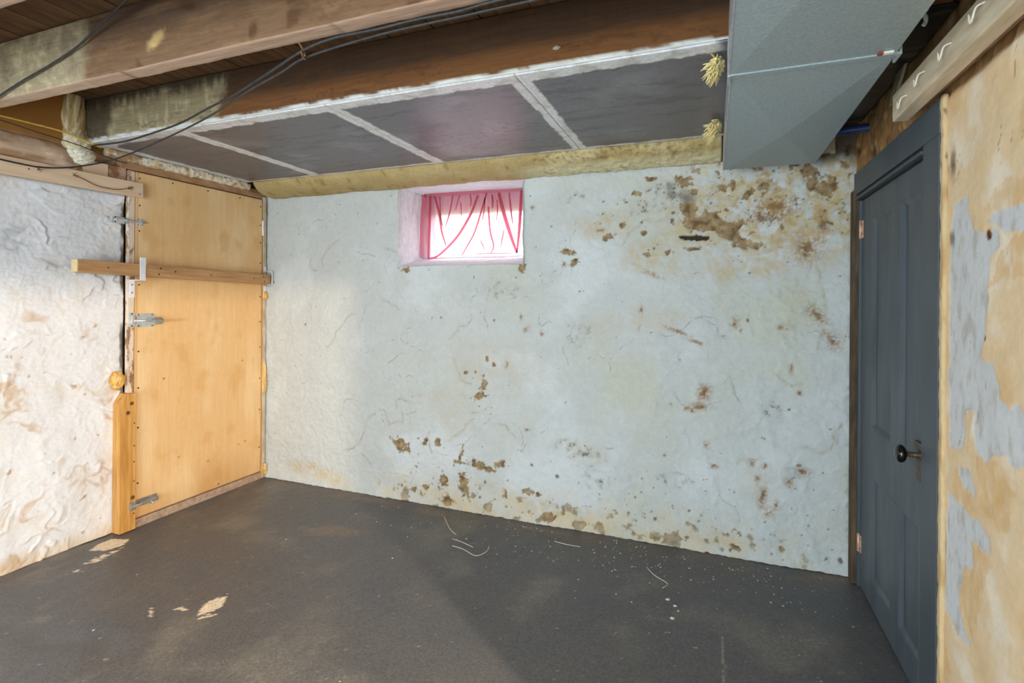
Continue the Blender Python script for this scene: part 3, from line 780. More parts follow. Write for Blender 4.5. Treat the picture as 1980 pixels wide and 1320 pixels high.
# ---- dark panels nailed below the joists, edges painted white
seams = [-3.395, -2.665, -1.665, -0.735, 0.255, 0.672]
labels = ['dark grey ceiling panel with white edges above the plywood door, narrowest at the corner', 'dark ceiling panel with white edges, second from the plywood door',
          'dark ceiling panel with white edges over the window, bluish sheen', 'dark ceiling panel with white edges next to the metal duct',
          'blackened ceiling panel between the duct and the tan wall']
for i in range(5):
    x0, x1 = seams[i] + 0.002, seams[i + 1] - 0.002
    y0, y1 = 1.905, 2.992

    def ppos(u, v):
        return np.stack([u, v, ZP - 0.002 + 0.004 * fbm(u * 1.5, v * 1.5, 2, 170) - 0.0], 1)

    def pcol(u, v, P, x0=x0, x1=x1, i=i):
        n = fbm(u * 3, v * 3, 4, 171 + i); n1 = fbm(u * 12, v * 12, 4, 180 + i); n2 = fbm(u * 60, v * 60, 3, 190); st = fbm(u * 2.5, v * 22 + n1, 3, 195)
        c = np.tile(lin(104, 101, 107), (len(u), 1))
        c = mix(c, lin(128, 126, 133), ss(0.0, 0.45, n) * 0.8)
        c = mix(c, lin(72, 69, 72), 0.6 * ss(0.05, 0.4, st))
        c = mix(c, lin(60, 50, 48), 0.7 * ss(0.16, 0.30, fbm(u * 34, v * 34, 4, 196)) * ss(1.1, 0.2, np.hypot((u + 1.15) / 0.55, (v - 2.6) / 0.4) + 0.5 * n1))
        if i == 4:
            c = mix(np.tile(lin(34, 32, 32), (len(u), 1)), lin(86, 78, 68), ss(0.15, 0.5, st + 0.4 * n1))
            return c
        jag = 0.012 * n1 + 0.003 * n2
        wht = np.maximum.reduce([ss(0.042, 0.036, u - x0 + jag) * (1.0 if i else 1.0), ss(0.042, 0.036, x1 - u + jag),
                                 ss(0.078 + 0.02 * (i == 0), 0.07, v - 1.905 + jag * 1.5 + 0.012 * fbm(u * 4, v * 0, 3, 197)), ss(0.040, 0.032, 2.992 - v + jag)])
        if i == 0:
            wht = np.maximum(wht, ss(0.10, 0.085, (u - x0) * 0.9 + jag * 2))
            wht = np.maximum(wht, ss(0.30, 0.28, (u - x0) + (v - 1.905) * 1.6 + jag * 4))
        if i == 3:
            wht = np.minimum(wht, np.where(x1 - u < 0.07, 0, 1))
            wht *= ss(0.0, 0.03, (0.03 - u) + 0.03 * n1 + 0.5 * (v > 2.5))
        wc = mix(np.tile(lin(222, 222, 224), (len(u), 1)), lin(196, 194, 188), ss(0.0, 0.4, n1))
        return c * (1 - wht[:, None]) + wc * wht[:, None]
    root = grid('ceiling_panel', frange(x0, x1, 0.0075), frange(y0, y1, 0.0075), ppos, M_PANEL, pcol, flip=True)
    # give the sheet its thickness
    so = root.modifiers.new('sheet', 'SOLIDIFY'); so.thickness = 0.008; so.offset = -1
    tag(root, labels[i], 'ceiling panel', 'dark ceiling panels')


# ---- spray foam where the panels meet the back wall
def foam_strip():
    prof, nor = [], []
    for k in range(30):
        a = math.radians(180 + 100 * k / 29)
        prof.append((min(0.122, 0.125 + 0.205 * math.cos(a)), 0.02 + 0.095 * math.sin(a))); nor.append((math.cos(a), math.sin(a)))
    prof += [(0.125, -0.03), (0.125, 0.03), (0.0, 0.03)]; nor += [(1, 0), (1, 0), (0, 1)]
    prof = np.array(prof); nor = np.array(nor)

    def place(t, a, b):
        return np.stack([t, 3.075 + a + 0.01 * fbm(t * 2, t * 0, 2, 201), ZP + b - 0.02 + 0.006 * fbm(t * 3, t * 0, 2, 202)], 1)

    def disp(t, s, a, b):
        r = ss(-1.2, -0.9, t)
        return 0.010 * fbm(t * 3, s * 4, 3, 203) + (0.003 + 0.010 * r) * fbm(t * 26, s * 26, 3, 204)

    def col(P, NA, NB, t, s):
        n1 = fbm(t * 5, s * 8, 4, 205); n2 = fbm(t * 40, s * 40, 3, 206)
        r = ss(-1.25, -1.0, t)
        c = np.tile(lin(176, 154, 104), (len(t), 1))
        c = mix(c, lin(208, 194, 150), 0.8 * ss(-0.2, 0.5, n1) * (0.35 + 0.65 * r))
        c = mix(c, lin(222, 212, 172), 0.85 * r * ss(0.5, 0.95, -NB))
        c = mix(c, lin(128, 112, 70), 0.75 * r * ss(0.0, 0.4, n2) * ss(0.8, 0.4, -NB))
        c = mix(c, lin(126, 92, 44), 0.5 * ss(0.2, 0.5, fbm(t * 12, s * 9, 3, 207)))
        return c
    return sweep('foam_strip', prof, nor, frange(-3.30, 0.036, 0.009), place, disp, col, M_FOAM)


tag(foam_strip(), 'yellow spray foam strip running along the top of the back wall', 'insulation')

# ================================================================== window
win = empty('window_1', ((WX0 + WX1) / 2, YB + .15, WZ0))
tag(win, 'small deep-set cellar window high in the back wall', 'window', kind='structure')


def reveal(name, p00, p10, p01, p11, nrm, parent, seed):
    us = np.linspace(0, 1, 60); vv = np.linspace(0, 1, 40)
    p00, p10, p01, p11, nrm = map(np.array, (p00, p10, p01, p11, nrm))

    def pos(u, v):
        P = (p00 * ((1 - u) * (1 - v))[:, None] + p10 * (u * (1 - v))[:, None] + p01 * ((1 - u) * v)[:, None] + p11 * (u * v)[:, None])
        return P + nrm * (0.010 * fbm(u * 4, v * 4, 3, seed) + 0.003 * fbm(u * 18, v * 18, 3, seed + 1))[:, None]
    return grid(name, us, vv, pos, M_REVEAL, parent=parent)


YF, YI = YB - 0.022, 3.53
reveal('window_cheek', (WX0 - .004, YF, WZ0 - .02), (WX0 - .004, YI, WZ0 + .02), (WX0 - .004, YF, WZ1 + .01), (WX0 - .004, YI, WZ1 + .02), (1, 0, 0), win, 210)
reveal('window_cheek', (WX1 + .004, YI, WZ0 - .02), (WX1 + .004, YF, WZ0 - .02), (WX1 + .004, YI, WZ1 + .02), (WX1 + .004, YF, WZ1 + .01), (-1, 0, 0), win, 212)
reveal('window_sill', (WX0 - .02, YF, WZ0 - .004), (WX1 + .02, YF, WZ0 - .004), (WX0 - .02, YI, WZ0 + .072), (WX1 + .02, YI, WZ0 + .072), (0, 0, 1), win, 214)
reveal('window_head', (WX0 - .02, YI, WZ1 + .005), (WX1 + .02, YI, WZ1 + .005), (WX0 - .02, YF, WZ1 + .004), (WX1 + .02, YF, WZ1 + .004), (0, 0, -1), win, 216)
bm = bmesh.new()
fy0, fy1 = 3.545, 3.61
bx(bm, WX0 - .03, WX0 + .10, fy0, fy1, WZ0, WZ1 + .03); bx(bm, WX1 - .10, WX1 + .03, fy0, fy1, WZ0, WZ1 + .03)
bx(bm, WX0 + .10, WX1 - .10, fy0, fy1, WZ1 - .15, WZ1 + .03); bx(bm, WX0 + .10, WX1 - .10, fy0, fy1, WZ0 + .02, WZ0 + .085)
sash = mk('window_sash', bm, M_SASH, win, bevel=0.003)
mg, nt, b = nodes('window_glass')
b.inputs['Transmission Weight'].default_value = 1.0; b.inputs['Roughness'].default_value = 0.02; b.inputs['IOR'].default_value = 1.45
tr = nt.nodes.new('ShaderNodeBsdfTransparent'); mxs = nt.nodes.new('ShaderNodeMixShader'); mxs.inputs[0].default_value = 0.12
gl = nt.nodes.new('ShaderNodeBsdfGlossy'); gl.inputs['Roughness'].default_value = 0.02
nt.links.new(tr.outputs[0], mxs.inputs[1]); nt.links.new(gl.outputs[0], mxs.inputs[2])
nt.links.new(mxs.outputs[0], nt.nodes['Material Output'].inputs[0])
for xa, xb in ((WX0 + .10, WX1 - .10),):
    box('window_pane', xa, xb, 3.575, 3.579, WZ0 + .08, WZ1 - .14, mg, win, bevel=0)
# orange foam bead along the head
def head_col(P, NA, NB, t, s):
    n = fbm(t * 20, s * 20, 3, 221)
    return mix(np.tile(lin(232, 176, 104), (len(t), 1)), lin(244, 226, 190), ss(-0.1, 0.4, n + 0.3 * (t > -1.4)))
pr, nr = rrect(0.03, 0.022, 0.008, 0.006)
sweep('foam_bead', pr, nr, frange(WX0 - .03, WX1 + .04, 0.006), lambda t, a, b: np.stack([t, YB - .018 + a, WZ1 + .012 + b + 0.006 * fbm(t * 9, t * 0, 2, 220)], 1),
      lambda t, s, a, b: 0.007 * fbm(t * 30, s * 40, 3, 222), head_col, M_FOAM, win)

# ---- curtain: thin red cloth with gathered pleats (the pleats are doubled cloth)
mc, nt, b = nodes('thin_red_cloth')
nt.nodes.remove(b)
tl = nt.nodes.new('ShaderNodeBsdfTranslucent'); tp = nt.nodes.new('ShaderNodeBsdfTransparent'); df = nt.nodes.new('ShaderNodeBsdfDiffuse')
tl.inputs[0].default_value = (0.96, 0.70, 0.77, 1); df.inputs[0].default_value = (0.62, 0.14, 0.17, 1)
wv = add_noise(nt, 700, 2)
rw = ramp(nt, wv.outputs[0], [(0.35, (0.94, 0.76, 0.80, 1)), (0.65, (0.98, 0.90, 0.92, 1))])
nt.links.new(rw.outputs[0], tp.inputs[0])
m1 = nt.nodes.new('ShaderNodeMixShader'); m1.inputs[0].default_value = 0.72
m2 = nt.nodes.new('ShaderNodeMixShader'); m2.inputs[0].default_value = 0.20
nt.links.new(df.outputs[0], m1.inputs[1]); nt.links.new(tl.outputs[0], m1.inputs[2])
nt.links.new(m1.outputs[0], m2.inputs[1]); nt.links.new(tp.outputs[0], m2.inputs[2])
nt.links.new(m2.outputs[0], nt.nodes['Material Output'].inputs[0])
mp2, nt, b = nodes('gathered_red_cloth')      # several layers of the same cloth: hardly any light gets through
nt.nodes.remove(b)
tl2 = nt.nodes.new('ShaderNodeBsdfTranslucent'); df2 = nt.nodes.new('ShaderNodeBsdfDiffuse'); m3 = nt.nodes.new('ShaderNodeMixShader'); m3.inputs[0].default_value = 0.7
tl2.inputs[0].default_value = (0.55, 0.13, 0.18, 1); df2.inputs[0].default_value = (0.55, 0.12, 0.15, 1)
nt.links.new(df2.outputs[0], m3.inputs[1]); nt.links.new(tl2.outputs[0], m3.inputs[2]); nt.links.new(m3.outputs[0], nt.nodes['Material Output'].inputs[0])
CX0, CX1, CZ0, CZ1 = -2.112, -1.215, 1.765, 2.238
nu, nv = 120, 60
U, V = np.meshgrid(np.linspace(0, 1, nu), np.linspace(0, 1, nv)); u, v = U.ravel(), V.ravel()
gat = fbm(u * 22 + 1.5 * fbm(u * 3, v * 2, 2, 231), v * 1.2, 2, 230)
P = np.stack([CX0 + (CX1 - CX0) * u, 3.50 + 0.012 * gat * (0.4 + v) + 0.004 * np.sin(u * 90 + 3 * v), CZ0 + (CZ1 - CZ0) * v - 0.008 * (1 - v) * np.sin(u * 13) - 0.006 * v * np.sin(np.pi * u)], 1)
idx = np.arange(nu * nv).reshape(nv, nu)
F = np.stack([idx[:-1, :-1], idx[:-1, 1:], idx[1:, 1:], idx[1:, :-1]], -1).reshape(-1, 4).tolist()
Vs = P.tolist()
slot = [0] * len(F)
for pts, wd in FOLDS:
    pp = catmull([(a, 0, c) for a, c in pts], 10)
    for lay in ((0, 1) if wd > .027 and len(pts) == 3 else (0,)):
        base = len(Vs); n = len(pp)
        for i, q in enumerate(pp):
            d = (pp[min(i + 1, n - 1)] - pp[max(i - 1, 0)]).normalized()
            s = Vector((d.z, 0, -d.x)); t = i / (n - 1)
            hw = max(.0035, wd * 0.5) * (0.55 + 0.45 * math.sin(math.pi * min(1, t * 0.8 + 0.2))) * (1 - 0.25 * lay)
            for sg in (-1, 1):
                Vs.append((q.x + s.x * sg * hw, 3.478 - 0.004 * lay, q.z + s.z * sg * hw))
        for i in range(n - 1):
            slot.append(0 if wd > .027 and len(pts) == 3 else 1)
            F.append((base + 2 * i, base + 2 * i + 1, base + 2 * i + 3, base + 2 * i + 2))
me = bpy.data.meshes.new('curtain'); me.from_pydata(Vs, [], F)
for p in me.polygons:
    p.use_smooth = True
ct = link('curtain', me, mc)
me.materials.append(mp2)
for p in me.polygons:
    p.material_index = slot[p.index]
tag(ct, 'thin red curtain with slanting pleats hanging in the cellar window', 'curtain')
bm = bmesh.new(); tube(bm, [(CX0 - .02, 3.508, CZ1 + .002), (CX1 + .05, 3.508, CZ1 + .004)], 0.004)
rod = mk('curtain_wire', bm, M_OLDSTEEL, None, smooth=True); rod.name = 'curtain_wire'
attach(rod, ct)

# ================================================================== plywood door in the left wall
XD = -3.38
door1 = empty('door_1', (XD, 2.67, 0.05))
tag(door1, 'tall flush plywood door in the left wall', 'door', kind='structure')


def ply_pos(u, v):
    return np.stack([XD + 0.002 * fbm(u * 1.5, v * 1.5, 2, 241), u, v], 1)


def ply_col(u, v, P):
    n = fbm(u * 3, v * 1.2, 4, 242); st = fbm(u * 38, v * 1.2, 4, 243); st2 = fbm(u * 9, v * 0.5, 3, 244); n2 = fbm(u * 30, v * 30, 4, 245)
    c = np.tile(lin(230, 190, 136), (len(u), 1))
    c = mix(c, lin(238, 208, 162), 0.7 * ss(0.0, 0.4, n + 0.2 * st2))
    c = mix(c, lin(222, 176, 116), 0.5 * ss(0.1, 0.5, 0.3 * st2 - 0.7 * n + 0.3 * n2))
    c = mix(c, lin(204, 158, 104), 0.14 * ss(0.1, 0.5, st))
    c = mix(c, lin(214, 160, 92), 0.4 * ss(0.1, 0.45, fbm(u * 5, v * 4, 5, 246)))
    c = mix(c, lin(240, 214, 176), 0.5 * ss(0.22, 0.5, n2) * ss(-0.1, 0.3, n))
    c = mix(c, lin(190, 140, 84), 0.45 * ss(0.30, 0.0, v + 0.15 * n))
    for e in ((2.60, 1.86, 0.045, 0.10, 8), (2.82, 1.86, 0.04, 0.08, 0)):
        d = ell(u, v, e) + 0.3 * n2
        c = mix(c, lin(190, 142, 84), 0.12 * ss(0.25, 0.05, np.abs(d - 0.9)) + 0.10 * ss(1.0, 0.5, d))
    for a, b, w, h in ((2.37, 0.905, .006, .022), (2.98, 0.96, .005, .016)):
        c = mix(c, lin(110, 72, 36), ss(1.0, 0.6, np.abs(u - a) / w + np.abs(v - b) / h))
    for a, b in ((2.70, 0.27), (2.95, 0.32), (3.01, 0.33), (2.48, 0.36)):
        c = mix(c, lin(96, 70, 44), 0.7 * ss(1.0, 0.5, ell(u, v, (a, b, .018, .005, 20))))
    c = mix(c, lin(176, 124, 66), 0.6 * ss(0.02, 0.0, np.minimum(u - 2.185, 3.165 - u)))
    c = mix(c, lin(196, 142, 72), 0.5 * ss(0.9, 0.2, np.hypot((u - 2.45) / 0.14, (v - 1.29) / 0.02)))
    return c


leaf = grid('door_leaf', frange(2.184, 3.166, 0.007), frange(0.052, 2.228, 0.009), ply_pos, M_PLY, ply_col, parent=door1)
so = leaf.modifiers.new('ply', 'SOLIDIFY'); so.thickness = 0.03; so.offset = -1
bm = bmesh.new(); lathe(bm, (0, 0, 0), (1, 0, 0), [(-0.002, 0.0055), (0.0015, 0.005), (0.003, 0.002)], 8)
nail0 = mk('nail', bm, M_NAIL, door1)
nails = [(2.205, z) for z in (0.27, 0.62, 0.87, 1.10, 1.33, 1.52, 1.86, 2.02, 2.19)] + [(3.145, z) for z in (0.25, 0.55, 0.80, 1.05, 1.25, 1.45, 1.72, 1.88, 2.02, 2.17)] + [(2.78, 0.075), (2.42, 2.205), (2.68, 2.205), (2.95, 2.205)]
for i, (y, z) in enumerate(nails):
    q = nail0 if i == 0 else nail0.copy()
    if i:
        COL.objects.link(q)
    q.parent = door1; q.matrix_parent_inverse = Matrix.Translation(door1.location).inverted()
    q.location = (XD + 0.001, y, z)

t1 = tag(box('trim_1', -3.41, -3.383, 2.142, 2.179, 0.02, 2.23, M_JAMB), 'worn half-painted jamb strip on the latch side of the plywood door', 'jamb', kind='structure')
t2 = tag(box('trim_2', -3.41, -3.372, 3.170, 3.196, 0.0, 2.25, M_PALEJAMB), 'pale jamb strip of the plywood door in the corner', 'jamb', kind='structure')
t3 = tag(box('trim_3', -3.47, -3.388, 2.10, 3.205, 2.236, 2.30, M_HEADER), 'brown wooden header above the plywood door', 'header', kind='structure')
t4 = tag(box('trim_4', -3.47, -3.375, 2.18, 3.19, -0.01, 0.045, M_CONC, bevel=0.006), 'dusty threshold below the plywood door', 'threshold', kind='structure')
box('wall_left_door_back', -3.50, -3.46, 2.10, 3.24, -0.02, 2.45, M_DARKWOOD, bevel=0)['kind'] = 'structure'

# pine board at the foot of the jamb
bm = bmesh.new()
prof = [(2.082, 0.0), (2.176, 0.0), (2.176, 0.845), (2.118, 0.850), (2.082, 0.79)]
a = [bm.verts.new((-3.42, y, z)) for y, z in prof]; b_ = [bm.verts.new((-3.352, y, z)) for y, z in prof]
bm.faces.new(a); bm.faces.new(b_[::-1])
for i in range(5):
    bm.faces.new((a[i], b_[i], b_[(i + 1) % 5], a[(i + 1) % 5]))
pine = mk('pine_board', bm, M_PINE, None, bevel=0.002)
tag(pine, 'upright orange pine board with clipped top beside the plywood door', 'board')
M_KNOT = mat_noise('pine_knot', (78, 48, 22), (132, 88, 44), 60, 0.7)
for y, z, r in ((2.128, 0.73, 0.013), (2.150, 0.785, 0.012), (2.158, 0.20, 0.014)):
    bm = bmesh.new(); lathe(bm, (-3.354, y, z), (1, 0, 0), [(0, r), (0.0026, r * .96), (0.003, r * .4)], 12)
    attach(mk('knot', bm, M_KNOT), pine)
for z in (0.10, 0.30, 0.42, 0.52, 0.66):
    bm = bmesh.new(); lathe(bm, (-3.353, 2.165, z), (1, 0, 0), [(0, .0045), (0.003, .004)], 8)
    attach(mk('nail', bm, M_NAIL), pine)

# wooden bar across the door
bar = empty('door_bar', (-3.36, 2.5, 1.56))
tag(bar, 'wooden bar laid across the plywood door and the white wall', 'bar')
bm = bmesh.new(); vv = bx(bm, -3.372, -3.318, 1.835, 3.185, -0.0375, 0.0375)
for w in bm.verts:
    w.co.z += 1.618 - (w.co.y - 1.835) * 0.022
mk('bar_wood', bm, M_BAR, bar, bevel=0.003)
bm = bmesh.new(); bx(bm, -3.371, -3.319, 1.829, 1.8345, 1.583, 1.653); mk('sawn_end', bm, M_ENDGRAIN, bar, bevel=0.001)
for y, dz in ((1.99, 0.0), (2.29, -.018), (2.40, 0.006), (2.66, 0.0), (2.30, .02), (3.03, 0.0), (3.12, .02), (3.13, -.02)):
    bm = bmesh.new(); lathe(bm, (-3.319, y, 1.618 - (y - 1.835) * 0.022 + dz), (1, 0, 0), [(0, .005 if dz == 0 else .007), (0.0025, .004)], 8)
    mk('nail', bm, M_NAIL, bar)

# white strap bracket that holds the bar
br = empty('bar_bracket', (-3.37, 2.17, 1.44))
tag(br, 'white painted metal strap hooking around the wooden bar', 'bracket')
bm = bmesh.new(); bx(bm, -3.317, -3.312, 2.168, 2.203, 1.548, 1.690); mk('strap_front', bm, M_WHITEMETAL, br, bevel=0.0015)
bm = bmesh.new(); bx(bm, -3.382, -3.312, 2.150, 2.203, 1.545, 1.551); mk('strap_bottom', bm, M_WHITEMETAL, br, bevel=0.0015)
bm = bmesh.new(); bx(bm, -3.3828, -3.378, 2.146, 2.180, 1.44, 1.551); sf1 = mk('strap_foot', bm, M_WHITEMETAL, br, bevel=0.0015)
for z in (1.47, 1.52):
    bm = bmesh.new(); lathe(bm, (-3.3785, 2.163, z), (1, 0, 0), [(0, .006), (0.003, .005)], 10); attach(mk('screw', bm, M_OLDSTEEL), sf1)
# steel loop in the corner
br2 = empty('bar_bracket', (-3.37, 3.19, 1.5))
tag(br2, 'thin steel loop holding the bar end in the corner', 'bracket')
bm = bmesh.new(); tube(bm, [(-3.372, 3.192, 1.655), (-3.308, 3.192, 1.652), (-3.304, 3.194, 1.64), (-3.304, 3.195, 1.545), (-3.31, 3.194, 1.535), (-3.372, 3.192, 1.533)], 0.004)
mk('loop', bm, M_WHITEMETAL, br2, smooth=True)
for z0, z1 in ((1.655, 1.69), (1.49, 1.533)):
    bm = bmesh.new(); bx(bm, -3.3725, -3.368, 3.172, 3.196, z0, z1); mk('loop_foot', bm, M_WHITEMETAL, br2, bevel=.001)


def screw(parent, x, y, z, r=0.0045):
    bm = bmesh.new(); lathe(bm, (x, y, z), (1, 0, 0), [(0, r), (0.0018, r * .8)], 8)
    return mk('screw', bm, M_NAIL, parent)


# upper slide bolt
sb = empty('slide_bolt', (-3.38, 2.14, 1.90)); XH = -3.377
tag(sb, 'slim chrome slide bolt on the white wall above the bar', 'bolt', 'door bolts')
bm = bmesh.new(); bx(bm, -3.40, XH, 2.045, 2.135, 1.893, 1.931); bp1 = mk('base_plate', bm, M_STEEL, sb, bevel=.002)
bm = bmesh.new(); tube(bm, [(XH + .007, 2.05, 1.912), (XH + .007, 2.234, 1.9145)], 0.006, 10); mk('rod', bm, M_STEEL, sb, smooth=True)
bm = bmesh.new(); bx(bm, -3.381, XH + .001, 2.188, 2.228, 1.893, 1.937); kp1 = mk('keeper_plate', bm, M_STEEL, sb, bevel=.002)
bm = bmesh.new(); bx(bm, XH - .004, XH + .016, 2.198, 2.212, 1.906, 1.923); mk('keeper', bm, M_STEEL, sb, bevel=.003)
for y in (2.058, 2.115):
    bm = bmesh.new(); bx(bm, XH, XH + .015, y, y + .009, 1.904, 1.921); mk('guide', bm, M_STEEL, sb, bevel=.002)
    for z in (1.899, 1.926):
        screw(bp1, XH, y + .004, z)
for y in (2.195, 2.22):
    for z in (1.899, 1.931):
        screw(kp1, XH + .001, y, z, .0035)

# hasp-like swivel latch
hs = empty('swivel_latch', (-3.375, 2.24, 1.26))
tag(hs, 'galvanised swivel latch plate on the edge of the plywood door below the bar', 'latch')
bm = bmesh.new(); bx(bm, -3.383, -3.378, 2.148, 2.181, 1.255, 1.345); sp2 = mk('strike_plate', bm, M_STEEL, hs, bevel=.002)
bm = bmesh.new(); bx(bm, -3.378, -3.362, 2.156, 2.172, 1.275, 1.325); mk('strike_loop', bm, M_STEEL, hs, bevel=.004)
bm = bmesh.new(); bx(bm, -3.381, -3.373, 2.189, 2.300, 1.253, 1.338); bp2 = mk('base_plate', bm, M_STEEL, hs, bevel=.003)
bm = bmesh.new(); bx(bm, -3.376, -3.364, 2.185, 2.305, 1.270, 1.320); mk('bolt_cover', bm, M_STEEL, hs, bevel=.005)
bm = bmesh.new(); tube(bm, [(-3.360, 2.165, 1.296), (-3.360, 2.348, 1.290)], .010, 12); mk('bolt_rod', bm, M_STEEL, hs, smooth=True)
bm = bmesh.new(); bx(bm, -3.378, -3.358, 2.30, 2.345, 1.268, 1.312); mk('staple', bm, M_OLDSTEEL, hs, bevel=.006)
bm = bmesh.new(); tube(bm, catmull([(-3.352, 2.235, 1.296), (-3.335, 2.25, 1.300), (-3.33, 2.285, 1.306), (-3.34, 2.32, 1.300)], 5), .006, 8); mk('thumb_lever', bm, M_OLDSTEEL, hs, smooth=True)
for y in (2.20, 2.285):
    for z in (1.260, 1.331):
        screw(bp2, -3.373, y, z)
for z in (1.262, 1.338):
    screw(sp2, -3.378, 2.164, z, .005)

# lower slide bolt
sb2 = empty('slide_bolt', (-3.37, 2.24, .13))
tag(sb2, 'dull grey slide bolt at the foot of the plywood door', 'bolt', 'door bolts')
bm = bmesh.new(); bx(bm, -3.381, -3.374, 2.192, 2.325, .125, .168); mk('base_plate', bm, M_OLDSTEEL, sb2, bevel=.002)
bm = bmesh.new(); tube(bm, [(-3.343, 2.138, .147), (-3.343, 2.31, .147)], .008, 10); mk('rod', bm, M_OLDSTEEL, sb2, smooth=True)
bm = bmesh.new(); bx(bm, -3.375, -3.334, 2.205, 2.310, .134, .160); mk('barrel', bm, M_OLDSTEEL, sb2, bevel=.005)
bm = bmesh.new(); bx(bm, -3.353, -3.336, 2.136, 2.170, .125, .170); mk('keeper', bm, M_OLDSTEEL, sb2, bevel=.004)
bm = bmesh.new(); tube(bm, [(-3.34, 2.262, .146), (-3.315, 2.262, .132)], .005, 8); mk('thumb_knob', bm, M_STEEL, sb2, smooth=True)

# white hinge strip near the corner
hg = tag(box('hinge_plate', -3.381, -3.368, 3.160, 3.171, 1.94, 2.06, M_WHITEMETAL), 'narrow white hinge plate high on the corner edge of the plywood door', 'hinge')


# ---- lumps of foam
def lump(name, c, r, seed, ca, cb, sub=4, amp=0.25, parent=None):
    bm = bmesh.new(); bmesh.ops.create_icosphere(bm, subdivisions=sub, radius=1)
    V = np.array([v.co[:] for v in bm.verts])
    n = fbm(V[:, 0] * 2.2 + V[:, 2] * 1.3 + seed, V[:, 1] * 2.2 - V[:, 2] * 1.7, 4, seed)
    n2 = fbm(V[:, 0] * 7 + V[:, 2] * 4, V[:, 1] * 7 - V[:, 2] * 5, 3, seed + 3)
    V2 = V * (1 + amp * n + amp * 0.35 * n2)[:, None] * np.array(r) + np.array(c)
    F = [[v.index for v in f.verts] for f in bm.faces]
    bm.free()
    C = mix(np.tile(lin(*ca), (len(V), 1)), lin(*cb), ss(-0.2, 0.4, n + 0.4 * n2))
    return mesh_np(name, V2, F, M_FOAM, parent, C)


tag(lump('foam_lump', (-3.395, 2.092, .93), (.032, .036, .052), 301, (226, 190, 124), (214, 154, 60), 5, .45), 'yellow foam lump bulging from the crack above the pine board', 'insulation', 'foam lumps')
tag(lump('foam_lump', (-3.385, 3.185, .80), (.030, .022, .15), 302, (214, 170, 96), (232, 204, 150)), 'long yellow foam lump in the corner beside the plywood door', 'insulation', 'foam lumps')
tag(lump('foam_lump', (-3.37, 3.185, 1.46), (.022, .022, .035), 303, (214, 160, 80), (236, 200, 130)), 'small yellow foam lump just below the bar end', 'insulation', 'foam lumps')
tag(lump('foam_lump', (-3.37, 3.185, .06), (.028, .024, .055), 304, (180, 146, 84), (226, 196, 136)), 'foam lump at floor level in the corner by the threshold', 'insulation', 'foam lumps')
fc = empty('foam_column', (-3.4, 1.865, 2.2))
tag(fc, 'cream foam column sealing the end of the white-edged joist', 'insulation')
lump('foam_upper', (-3.425, 1.868, 2.45), (.045, .062, .20), 305, (176, 152, 104), (222, 208, 172), 5, .16, fc)
lump('foam_middle', (-3.415, 1.875, 2.31), (.050, .066, .10), 308, (206, 190, 150), (232, 222, 196), 5, .22, fc)
lump('foam_lower', (-3.395, 1.885, 2.255), (.050, .070, .055), 306, (226, 218, 196), (240, 236, 222), 5, .25, fc)
lump('foam_drip', (-3.42, 1.86, 2.17), (.035, .05, .045), 307, (176, 136, 86), (206, 176, 130), 4, .3, fc)

pr, nr = rrect(0.05, 0.05, 0.018, 0.012)


def bead_col(P, NA, NB, t, s):
    n = fbm(t * 18, s * 18, 3, 311); n2 = fbm(t * 50, s * 50, 3, 312)
    c = mix(np.tile(lin(232, 222, 200), (len(t), 1)), lin(206, 176, 132), ss(-0.1, 0.4, n))
    return mix(c, lin(150, 104, 60), 0.7 * ss(0.15, 0.4, n2 + 0.5 * (t < 2.2)))


tag(sweep('foam_bead', pr, nr, frange(2.0, 3.02, 0.008), lambda t, a, b: np.stack([-3.372 + a + 0.004 * fbm(t * 7, t * 0, 2, 313), t, 2.303 + b + 0.006 * fbm(t * 6, t * 0, 2, 314)], 1),
          lambda t, s, a, b: 0.012 * fbm(t * 28, s * 28, 3, 315), bead_col, M_FOAM), 'crusty white foam bead between the panel edge and the plywood door', 'insulation')

# ---- log, nailed board and blocks above the left wall
ang = np.linspace(0, 2 * np.pi, 40, endpoint=False)
prof = np.stack([0.095 * np.cos(ang), 0.105 * np.sin(ang)], 1); nor = np.stack([np.cos(ang), np.sin(ang)], 1)


def log_col(P, NA, NB, t, s):
    n = fbm(t * 4, s * 8, 4, 321); n2 = fbm(t * 16, s * 16, 3, 322); gr = fbm(t * 3, s * 60, 3, 323)
    c = mix(np.tile(lin(204, 176, 150), (len(t), 1)), lin(176, 140, 108), ss(0.0, 0.4, n))
    c = mix(c, lin(226, 206, 186), 0.7 * ss(0.15, 0.45, n2))
    c = mix(c, lin(120, 88, 60), 0.5 * ss(0.2, 0.45, gr - 0.3 * n2))
    return mix(c, lin(126, 96, 70), 0.7 * ss(1.0, 0.4, np.hypot((t - 1.62) / 0.07, (s - 0.5) / 0.05)))


